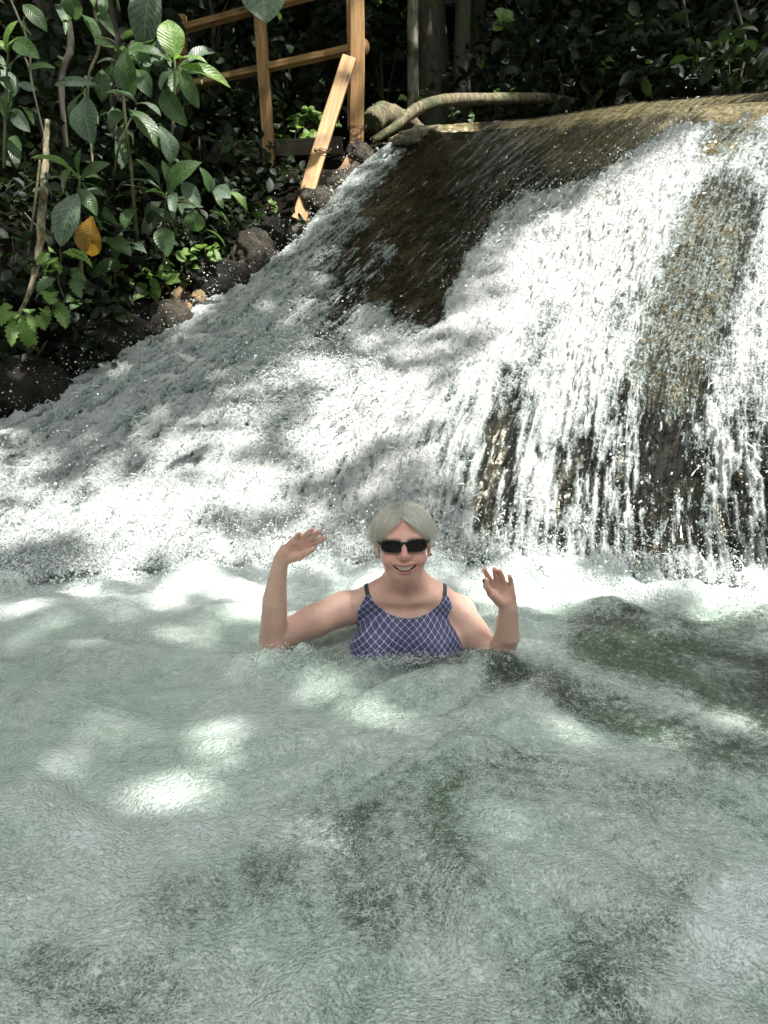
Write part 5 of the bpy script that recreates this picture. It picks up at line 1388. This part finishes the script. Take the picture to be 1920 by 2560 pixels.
def tree(label, px, Y, r0, lean, mat, seed, foli=0, h=7.5, py0=260):
    b = WV(px, py0, Y); b.z = min(b.z, terrain_at(b.x, b.y)) - .1
    e = empty('forest_tree', b); tag(e, label, 'tree', TR); rr = random.Random(seed)
    top_ = b + Vector((lean, rr.uniform(-.3, .3), h))
    limb('trunk', [b - Vector((0, 0, .2)), b + Vector((lean * .1 + rr.uniform(-.05, .05), 0, .35)), b.lerp(top_, .35) + Vector((rr.uniform(-.12, .12), 0, 0)), b.lerp(top_, .7), top_], [r0 * 1.5, r0 * 1.05, r0 * .9, r0 * .7, r0 * .4], mat, e, n=14, seed=seed, bump_=.16, seg=36)
    rg = np.random.default_rng(seed); pts = []
    for k in range(6):
        a = rg.uniform(0, 6.28); s_ = b.lerp(top_, .55 + .07 * k); q = s_ + Vector((math.cos(a), math.sin(a), .35)) * rg.uniform(1.2, 2.2)
        limb('limb', [s_, s_.lerp(q, .5) + Vector((0, 0, .15)), q], [r0 * .35, r0 * .22, r0 * .08], mat, e, n=7, seed=seed + k, seg=10)
        pts.append(rg.normal(size=(260, 3)) * np.array([.7, .7, .35]) + np.array(q))
    tag(soup('crown', np.concatenate(pts), .24, M_canopy, e, seed=seed), kind='stuff')
    return e
tree('slender pale trunk with a sunlit side rising behind the fallen trunk', 1030, 8.0, .055, -.25, M_barkpale, 1)
tree('mossy buttressed trunk right of the slender pale one', 1085, 8.8, .17, .1, M_bark, 2)
tree('dark trunk third from the railing', 1150, 8.6, .085, .12, M_bark, 3)
tree('thin dark trunk in the middle gap', 1195, 10.5, .10, 0, M_bark, 4)
tree('leaning dark trunk near the right end of the forest', 1730, 9.2, .16, .5, M_bark, 5)
tree('broad dark trunk close to the top right corner', 1800, 10.0, .20, .3, M_bark, 6)
tree('upright dark trunk at the right edge', 1885, 9.5, .10, .1, M_bark, 7)
tree('slim dark trunk inside the right thicket', 1640, 11.0, .10, 0, M_bark, 8)
tree('dark trunk behind the left shrub rosette', 300, 7.0, .10, .1, M_bark, 9)
tree('dark trunk behind the timber railing', 560, 9.5, .13, 0, M_bark, 10)
tree('dark trunk left of the hanging blade', 130, 7.5, .12, -.1, M_bark, 11)
tree('far trunk between the two railing posts', 790, 12.0, .12, .1, M_bark, 12)
tree('far dark trunk in the centre of the forest', 1420, 12.5, .14, .1, M_bark, 13)

UG = 'understorey bushes behind the falls'
def bush(label, px, py, Y, rx_, rz_, n, size, seed, mat=None):
    c_ = WV(px, py, Y); e = empty('understorey_bush', (c_.x, c_.y, c_.z - rz_)); tag(e, label, 'bush', UG)
    rg = np.random.default_rng(seed)
    for k in range(4):
        a = rg.uniform(0, 6.28); q = c_ + Vector((math.cos(a) * rx_ * .5, math.sin(a) * rx_ * .3, rz_ * .4))
        limb('stem', [Vector((c_.x, c_.y, c_.z - rz_ * 1.3)), c_.lerp(q, .4) - Vector((0, 0, rz_ * .3)), q], [.014, .01, .004], M_stem, e, n=6, seed=k, seg=8)
    # clustered leaves with gaps
    cc = rg.normal(size=(max(6, n // 22), 3)) * np.array([rx_ * .55, rx_ * .4, rz_ * .5])
    p = cc[rg.integers(0, len(cc), n)] + rg.normal(size=(n, 3)) * size * .9
    tag(soup('foliage', p + np.array(c_), size, mat or M_under, e, seed=seed, asp=.6, fine=True), kind='stuff')
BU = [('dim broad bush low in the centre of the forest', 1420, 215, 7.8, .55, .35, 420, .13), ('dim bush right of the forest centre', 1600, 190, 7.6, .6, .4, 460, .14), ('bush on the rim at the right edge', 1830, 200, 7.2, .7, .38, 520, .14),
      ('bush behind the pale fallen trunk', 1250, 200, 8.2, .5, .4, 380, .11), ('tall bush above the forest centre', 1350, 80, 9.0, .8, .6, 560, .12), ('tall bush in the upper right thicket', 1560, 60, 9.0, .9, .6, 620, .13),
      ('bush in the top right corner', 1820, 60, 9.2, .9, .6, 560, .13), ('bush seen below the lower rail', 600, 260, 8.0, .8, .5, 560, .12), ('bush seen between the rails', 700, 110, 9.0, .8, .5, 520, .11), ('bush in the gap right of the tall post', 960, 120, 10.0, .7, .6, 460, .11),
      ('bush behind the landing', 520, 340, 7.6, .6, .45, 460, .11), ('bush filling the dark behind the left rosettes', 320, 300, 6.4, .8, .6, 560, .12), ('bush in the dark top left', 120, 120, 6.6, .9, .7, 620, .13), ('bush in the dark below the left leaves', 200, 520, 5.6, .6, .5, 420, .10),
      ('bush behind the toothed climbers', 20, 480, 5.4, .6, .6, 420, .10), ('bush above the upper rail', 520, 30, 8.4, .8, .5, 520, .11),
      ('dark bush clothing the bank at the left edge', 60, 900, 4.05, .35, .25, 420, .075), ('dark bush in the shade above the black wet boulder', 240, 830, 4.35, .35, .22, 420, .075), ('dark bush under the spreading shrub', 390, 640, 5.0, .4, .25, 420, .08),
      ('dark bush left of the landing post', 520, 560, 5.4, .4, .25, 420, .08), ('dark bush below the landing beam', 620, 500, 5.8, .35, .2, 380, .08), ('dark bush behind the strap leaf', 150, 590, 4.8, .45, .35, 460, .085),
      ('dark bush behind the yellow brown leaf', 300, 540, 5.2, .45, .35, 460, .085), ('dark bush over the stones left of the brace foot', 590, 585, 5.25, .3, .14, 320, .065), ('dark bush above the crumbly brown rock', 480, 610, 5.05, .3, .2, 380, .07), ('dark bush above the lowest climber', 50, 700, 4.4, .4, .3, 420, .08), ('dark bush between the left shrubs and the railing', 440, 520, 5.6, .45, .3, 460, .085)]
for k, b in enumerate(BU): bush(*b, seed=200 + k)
# small individual lit shrub far off in a clearing (bright patch right of the post), sunlight put into its leaf colour
bush('far bush glowing in the sun between tall post and pale trunk', 965, 30, 17.0, 1.2, .9, 900, .13, 240, leaf_mat('sunlit far leaf', (.10, .17, .04), (.14, .24, .06), .4, .5, False))
# the mass of forest behind, which reads as one
rg = np.random.default_rng(11)
n = 26000
ang = rg.uniform(-1.25, 1.25, n); dist = rg.uniform(12.5, 26, n); 
xx = np.sin(ang) * dist; yy = np.cos(ang) * dist
zz = 1.6 + rg.random(n) ** 1.0 * 12
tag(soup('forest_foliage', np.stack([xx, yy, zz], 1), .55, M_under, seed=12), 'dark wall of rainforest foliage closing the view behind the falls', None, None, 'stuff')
bpy.data.objects['forest_foliage']['category'] = 'forest'
# ------------------------------------------------------------------ unseen overhanging canopy, leaves placed and thinned to shape the dappled shade
S_ = np.array(SUN)
cs = []
def opens(L, planes=((4.3, -400, 620), (6.0, 620, 930), (7.4, 930, 2400))):
    """how strongly the shade of a leaf at L would fall on a sunny spot"""
    o_ = np.zeros(len(L))
    for Yb, x0, x1 in planes:
        Q = L - S_ * ((L[:, 1] - Yb) / S_[1])[:, None]
        qx_, qy_ = pix(Q); ok = (Q[:, 2] > 0) & ((L[:, 2] - Q[:, 2]) > 0) & (qx_ > x0) & (qx_ < x1) & (qy_ < edge_py(qx_))
        o_ = np.maximum(o_, np.where(ok, lit(qx_, qy_), 0))
    return o_
def canopy_over(P, t0, t1, jit):
    t = rg.uniform(t0, t1, len(P))
    return P + S_ * t[:, None] + rg.normal(size=P.shape) * jit
# sunlit openings in the canopy, given where their light lands (px, py)
def lit(px, py):
    L = paint(px, py, 0.0, [
        ([(1880, 330), (1800, 520), (1600, 640), (1420, 760)], 230, 60, 1.0),
        ([(1500, 900), (1700, 1000), (1850, 900)], 330, 60, 1.0),
        ([(1250, 1000), (1100, 1180), (1300, 1300), (1900, 1320)], 150, 60, 1.0),
        ([(1000, 1000), (860, 1080), (680, 1220)], 160, 90, .95), ([(760, 900), (700, 1000)], 80, 60, .6),
        ([(-100, 1300), (150, 1280), (480, 1320)], 140, 80, .97), ([(-50, 1180), (350, 1110), (600, 1120)], 70, 60, .6), ([(500, 1480), (900, 1440)], 60, 40, .6),
        ([(150, 1080), (260, 1030)], 60, 40, .5),
        ([(1200, 1450), (1900, 1480)], 60, 40, .8),
        ([(560, 1800), (640, 1840)], 60, 40, .35),
        ([(330, 2080), (430, 2120), (260, 2190)], 110, 60, .8),
        ([(1850, 2280), (1900, 2400)], 95, 50, .9),
        ([(60, 2330), (300, 2500)], 60, 60, .5),
        ([(1180, 2440), (1000, 2400)], 60, 60, .5), ([(1300, 1900), (1100, 1800)], 50, 50, .4), ([(1000, 2560), (1200, 2520)], 50, 40, .6),
        ([(1450, 290), (1650, 300), (1800, 260)], 55, 30, .8),
        ([(890, 60), (892, 380)], 22, 10, 1.0), ([(750, 540), (872, 150)], 26, 10, 1.0),
        ([(1000, 330), (1100, 255), (1180, 250)], 22, 14, .8), ([(940, 300), (975, 285)], 22, 10, .8), ([(1030, 60), (1035, 230)], 30, 10, .7), ([(800, 0), (900, 500)], 40, 20, .8), ([(420, 60), (440, 260)], 80, 30, .8), ([(300, 120), (330, 380)], 50, 30, .45), ([(440, 380), (530, 500)], 60, 30, .6), ([(30, 60), (60, 230)], 70, 30, .8), ([(130, 560), (60, 820)], 90, 30, .9), ([(100, 420), (190, 560)], 40, 20, .7), ([(380, 680), (540, 620)], 70, 30, .9), ([(480, 760), (700, 590)], 45, 20, .8), ([(760, 300), (740, 360)], 70, 20, .8), ([(820, 520), (870, 420)], 50, 20, .8),
        ([(760, 290), (740, 340)], 45, 20, .9), ([(420, 100), (450, 150), (540, 200)], 38, 16, .9), ([(270, 120), (300, 220)], 30, 20, .5), ([(420, 360), (430, 400)], 24, 14, .9), ([(30, 60), (40, 170)], 40, 20, .8),
        ([(160, 600), (100, 700), (60, 820)], 52, 20, .9), ([(180, 560), (165, 600)], 30, 14, .8), ([(105, 440), (100, 620)], 16, 8, .9), ([(360, 700), (520, 640)], 45, 20, .9), ([(420, 790), (500, 740)], 38, 18, .9), ([(720, 590), (640, 640), (560, 700)], 30, 14, .8),
        ([(100, 400), (200, 450)], 26, 12, .7), ([(480, 450), (560, 490)], 30, 14, .7), ([(820, 490), (860, 440)], 26, 12, .9), ([(665, 520)], 30, 14, .9), ([(565, 380)], 20, 10, .9), ([(640, 10)], 60, 20, .7), ([(560, 180), (600, 178)], 18, 8, .9), ([(560, 35), (610, 20)], 16, 8, .9),
        ([(1255, 60)], 18, 8, 1), ([(1690, 170)], 18, 8, .8), ([(440, 250), (600, 330)], 26, 20, .5)])
    dap = sstep(.02, .22, noise(px / 60.0, py / 60.0, s=301) + .35 * noise(px / 24.0, py / 24.0, s=302)) * (px < 960) * (py < edge_py(px))
    return np.maximum(L, .9 * dap)
def surf_P(px, py):
    """where the scene lies behind a pixel"""
    Y = np.where(py > base_py(px), Yz(py, 0.0), np.where(py > edge_py(px), fallY(px, np.clip(py, edge_py(px), base_py(px))), 0))
    bgY = np.where(px < 620, 4.3, np.where(px < 930, 6.0, 7.4))
    Y = np.where(py <= edge_py(px), bgY, Y)
    return Wn(px, py, Y)
N = 90000
px = rg.uniform(-350, 2270, N); py = rg.uniform(-120, 2900, N)
P = surf_P(px, py)
d_ = np.linalg.norm(P - np.array([0, 0, CAM_H]), axis=1)
# even density per square metre, thinner over the pool so that the sky still reaches it
water_ = py > edge_py(px)
keep = rg.random(N) < np.clip((d_ / 7.5)**2, 0, 1) * np.where(water_, .75, np.where(px < 620, .12, .45))
keep &= rg.random(N) > lit(px, py) * 1.0
P = P[keep]
print('canopy leaves', len(P))
near_c = canopy_over(P, 9.0, 14.0, .04); near_c = near_c[rg.random(len(near_c)) > opens(near_c) * 1.3]  # leaves set sunward of the places to be shaded
tr_ = empty('unseen_shade_tree', (4.4, -1.6, -.2)); tag(tr_, 'unseen tall tree over the pool, its leaves set to shade the water', 'tree')
limb('trunk', [(4.4, -1.6, -.6), (4.3, -1.6, 1.5), (4.2, -1.8, 4.5), (3.6, -1.6, 8.0)], [.42, .30, .24, .16], M_bark, tr_, n=16, seed=77)
for k, q in enumerate([(.2, -.6, 10.6), (-1.5, -1.6, 10.0), (.8, -3.2, 10.2), (-2.0, -.6, 11.2)]):
    limb('limb', [(3.8, -1.7, 6.4), ((3.5 + q[0]) / 2, (q[1] - 1.5) / 2, 7.9), q], [.11, .07, .02], M_bark, tr_, n=8, seed=80 + k, seg=14)
tag(soup('foliage', near_c, .21, M_canopy, tr_, up=1.2, seed=5, asp=.6), kind='stuff')
# denser roof over the forest behind the falls
n = 15000
rx_ = rg.uniform(-9, 11, n); ry_ = rg.uniform(6.6, 20, n)
P = np.stack([rx_, ry_, 6.2 + .12 * (ry_ - 6.6) + rg.uniform(0, 2.2, n) + .28 * np.maximum(0, ry_ - 9)], 1)
P = P[rg.random(n) > opens(P) * 1.2]
tag(soup('canopy_foliage', P, .42, M_canopy, None, up=1.3, seed=6, asp=.6), 'high leafy roof of the forest above the falls', None, None, 'stuff')
bpy.data.objects['canopy_foliage']['category'] = 'canopy'

# the forest closes in behind the photographer and to both sides as well
n = 16000
ang = rg.uniform(1.25, 2 * math.pi - 1.25, n); dist = rg.uniform(9, 17, n)
P = np.stack([np.sin(ang) * dist, np.cos(ang) * dist, rg.uniform(-.3, 9.5, n)], 1)
tag(soup('surrounding_foliage', P, .6, M_under, seed=13), 'rainforest foliage standing round the near side of the pool', None, None, 'stuff')
bpy.data.objects['surrounding_foliage']['category'] = 'forest'

# low roof of leaves over the left bank, well above the frame, put in to darken the bank
n = 2300
cc_ = np.stack([rg.uniform(-7, -.2, 42), rg.uniform(2.4, 6.6, 42)], 1)[rg.integers(0, 42, n)] + rg.normal(size=(n, 2)) * .28
bx2, by2 = cc_[:, 0], cc_[:, 1]
P = np.stack([bx2, by2, CAM_H + by2 * .42 + .9 + rg.uniform(0, 1.4, n)], 1)
P = P[rg.random(n) > opens(P) * 1.3]
tag(soup('bank_canopy_foliage', P, .26, M_canopy, None, up=1.3, seed=8, asp=.6), 'leafy branches hanging high over the left bank', None, None, 'stuff')
bpy.data.objects['bank_canopy_foliage']['category'] = 'canopy'
# ------------------------------------------------------------------ thrown water: drops, ligaments and crowns
bm = bmesh.new(); bmesh.ops.create_icosphere(bm, subdivisions=1, radius=1)
ICO_V = np.array([v.co[:] for v in bm.verts], np.float32); ICO_F = np.array([[v.index for v in f.verts] for f in bm.faces], np.int32); bm.free()
def drops(C, Rr, stretch, dirs):
    n = len(C); d = dirs / (np.linalg.norm(dirs, axis=1, keepdims=True) + 1e-9)
    V = ICO_V[None] * Rr[:, None, None]
    al = (V * d[:, None]).sum(-1, keepdims=True)
    V = V + d[:, None] * al * (stretch[:, None, None] - 1) + C[:, None]
    return V.reshape(-1, 3), (ICO_F[None] + np.arange(n)[:, None, None] * len(ICO_V)).reshape(-1, 3)
rs = np.random.default_rng(21)
# weights for where spray leaves the surface (grid of the falls)
wgt = np.zeros((NR, NC))
wgt += .8 * np.exp(-(T / .035)**2) * (PX < 900) * sstep(-400, 0, PX)                # upper rim of the shaded cascade
wgt += 3.2 * sstep(150, 10, base_py(PX) - PY)                                        # base of the falls
wgt += .9 * paint(PX, PY, 0, [([(780, 900), (700, 1050), (900, 1000)], 130, 90, 1.0)])
wgt += .8 * paint(PX, PY, 0, [([(1100, 720), (1300, 560), (1500, 440), (1700, 320)], 50, 40, 1.0)])
wgt += .7 * paint(PX, PY, 0, [([(1230, 1100), (1240, 1330)], 70, 40, 1.0), ([(1660, 1150), (1660, 1400)], 110, 50, 1.0), ([(1880, 1000), (1880, 1380)], 80, 50, 1.0)])
wgt += .16 * (FD > .4); wgt *= (foam > .25) + .02
pw = (wgt * (WP[..., 1] ** 2)).ravel(); pw /= pw.sum()
ND = 22000
idx = rs.choice(NR * NC, ND, p=pw)
C = WP.reshape(-1, 3)[idx].copy(); Nn = dirn.reshape(-1, 3)[idx]
hgt = np.abs(rs.normal(0, 1, ND)) ** 1.4
Rr = np.exp(rs.normal(math.log(.0017), .42, ND)) * (C[:, 1] / 3.6)**.7
C += Nn * (hgt * .045)[:, None] + rs.normal(0, .012, (ND, 3)) + np.array([0, 0, 1.]) * (hgt * rs.random(ND) * .06)[:, None] + np.array([-1., -.2, 0]) * (rs.random(ND)[:, None] * .02)
# spray tossed up where the falls strike the pool and round her arms
NB = 9000; bpx = rs.uniform(-350, 2250, NB); bY = Yz(base_py(bpx), 0.0); Cb = Wn(bpx, base_py(bpx), bY)
Cb[:, 1] -= np.abs(rs.normal(0, .10, NB)); Cb[:, 2] = .02 + np.abs(rs.normal(0, .035, NB)) + .03 * rs.random(NB)
NA = 2600; ax_ = rs.choice(3, NA); Ca = np.array([[-.27, 1.93, .015], [.31, 1.92, .01], [.05, 1.90, .01]])[ax_] + rs.normal(size=(NA, 3)) * np.array([.06, .02, .012]) * np.array([[1, 1, 1], [.6, 1, .9], [1.9, 1, .5]])[ax_]; Ca[:, 2] = np.abs(Ca[:, 2]) + .01
C = np.concatenate([C, Cb, Ca]); Rr = np.concatenate([Rr, np.exp(rs.normal(math.log(.0019), .4, NB)), np.exp(rs.normal(math.log(.0011), .35, NA))]); ND += NB + NA
dr = rs.normal(size=(ND, 3)) * .5 + np.array([-.3, -.2, -.6])
V, Fc = drops(C, Rr, rs.uniform(1, 2.2, ND), dr)
m = NT('thrown water')
lw = m.n('LayerWeight', {'Blend': .35}).outputs['Facing']
pr_ = m.pr(base=(.85, .89, .88), rough=.06, ior=1.33, spec=.9)
tp = m.n('BsdfTransparent', {'Color': (.93, .96, .95, 1)}).outputs[0]
M_spray = m.done(m.n('MixShader', {0: m.ramp(lw, 0, .75, .55, 1.0), 1: tp, 2: pr_}).outputs[0])
o = link('spray_droplets', np_mesh('spray_droplets', V, Fc), M_spray)
tag(o, 'spray of water droplets flying off the falls and its rims', None, None, 'stuff'); o['category'] = 'spray'
# ligaments: wiggly strings of water ending in beads
LV_, LF_ = [], []; base_n = 0
wl = (wgt * sstep(.3, .6, foam) * (1 + 4 * paint(PX, PY, 0, [([(780, 900), (700, 1030), (860, 960)], 110, 60, 1.0)])) * (WP[..., 1] ** 2)); wl = wl.ravel() / wl.sum()
NL = 2000
idx = rs.choice(NR * NC, NL, p=wl)
W0 = WP.reshape(-1, 3)[idx]; flow3 = np.zeros((NR, NC, 3))
fi = np.gradient(FP, axis=1) * gx[..., None] + np.gradient(FP, axis=0) * gy[..., None]; fi /= np.linalg.norm(fi, axis=-1, keepdims=True) + 1e-9
FD3 = fi.reshape(-1, 3)[idx]; NN3 = NN.reshape(-1, 3)[idx]
wc = (paint(PX, PY, 0, [([(700, 1000), (820, 940), (900, 960)], 90, 50, 1.0)])).ravel(); W0c = WP.reshape(-1, 3)[rs.choice(NR * NC, 90, p=wc / wc.sum())]
for k in range(NL):
    L = rs.uniform(.02, .085) * (1.5 if rs.random() < .15 else 1); n = 7
    if k < 34:      # the tall crown where the two flows collide
        W0[k] = W0c[k]; L = rs.uniform(.06, .15)
    vel = FD3[k] * rs.uniform(.1, .8) + NN3[k] * rs.uniform(.3, .9) + np.array([rs.normal(0, .35), 0, rs.uniform(.0, .9)])
    vel /= np.linalg.norm(vel); g_ = np.array([0, 0, -1.0]) * rs.uniform(.2, 1.0)
    tt = np.linspace(0, 1, n)[:, None]
    P = W0[k] - NN3[k] * .006 + vel * L * tt + g_ * L * tt**2 * .7 + np.cumsum(rs.normal(0, L * .035, (n, 3)), 0)
    r0 = rs.uniform(.0014, .0034) * (W0[k, 1] / 3.8)**.5
    rad = r0 * (1.5 - 1.0 * tt[:, 0]) * (1 + .35 * rs.normal(size=n)); rad[-2:] = r0 * rs.uniform(.9, 1.5)
    rad = np.clip(rad, .0007, .008); rad[-1] *= .4
    a_v = np.cross(vel, [.3, .9, .2]); a_v /= np.linalg.norm(a_v); b_v = np.cross(vel, a_v)
    ring = np.stack([a_v * math.cos(q) + b_v * math.sin(q) for q in np.arange(5) * 2 * math.pi / 5])
    LV_.append((P[:, None] + ring[None] * rad[:, None, None]).reshape(-1, 3))
    f = np.array([(i*5+j, i*5+(j+1) % 5, (i+1)*5+(j+1) % 5, (i+1)*5+j) for i in range(n-1) for j in range(5)]); LF_.append(f + base_n); base_n += n * 5
o = link('splash_strands', np_mesh('splash_strands', np.concatenate(LV_), np.concatenate(LF_)), M_spray)
tag(o, 'fine strings and crowns of splashing water thrown up over the falls', None, None, 'stuff'); o['category'] = 'splash'
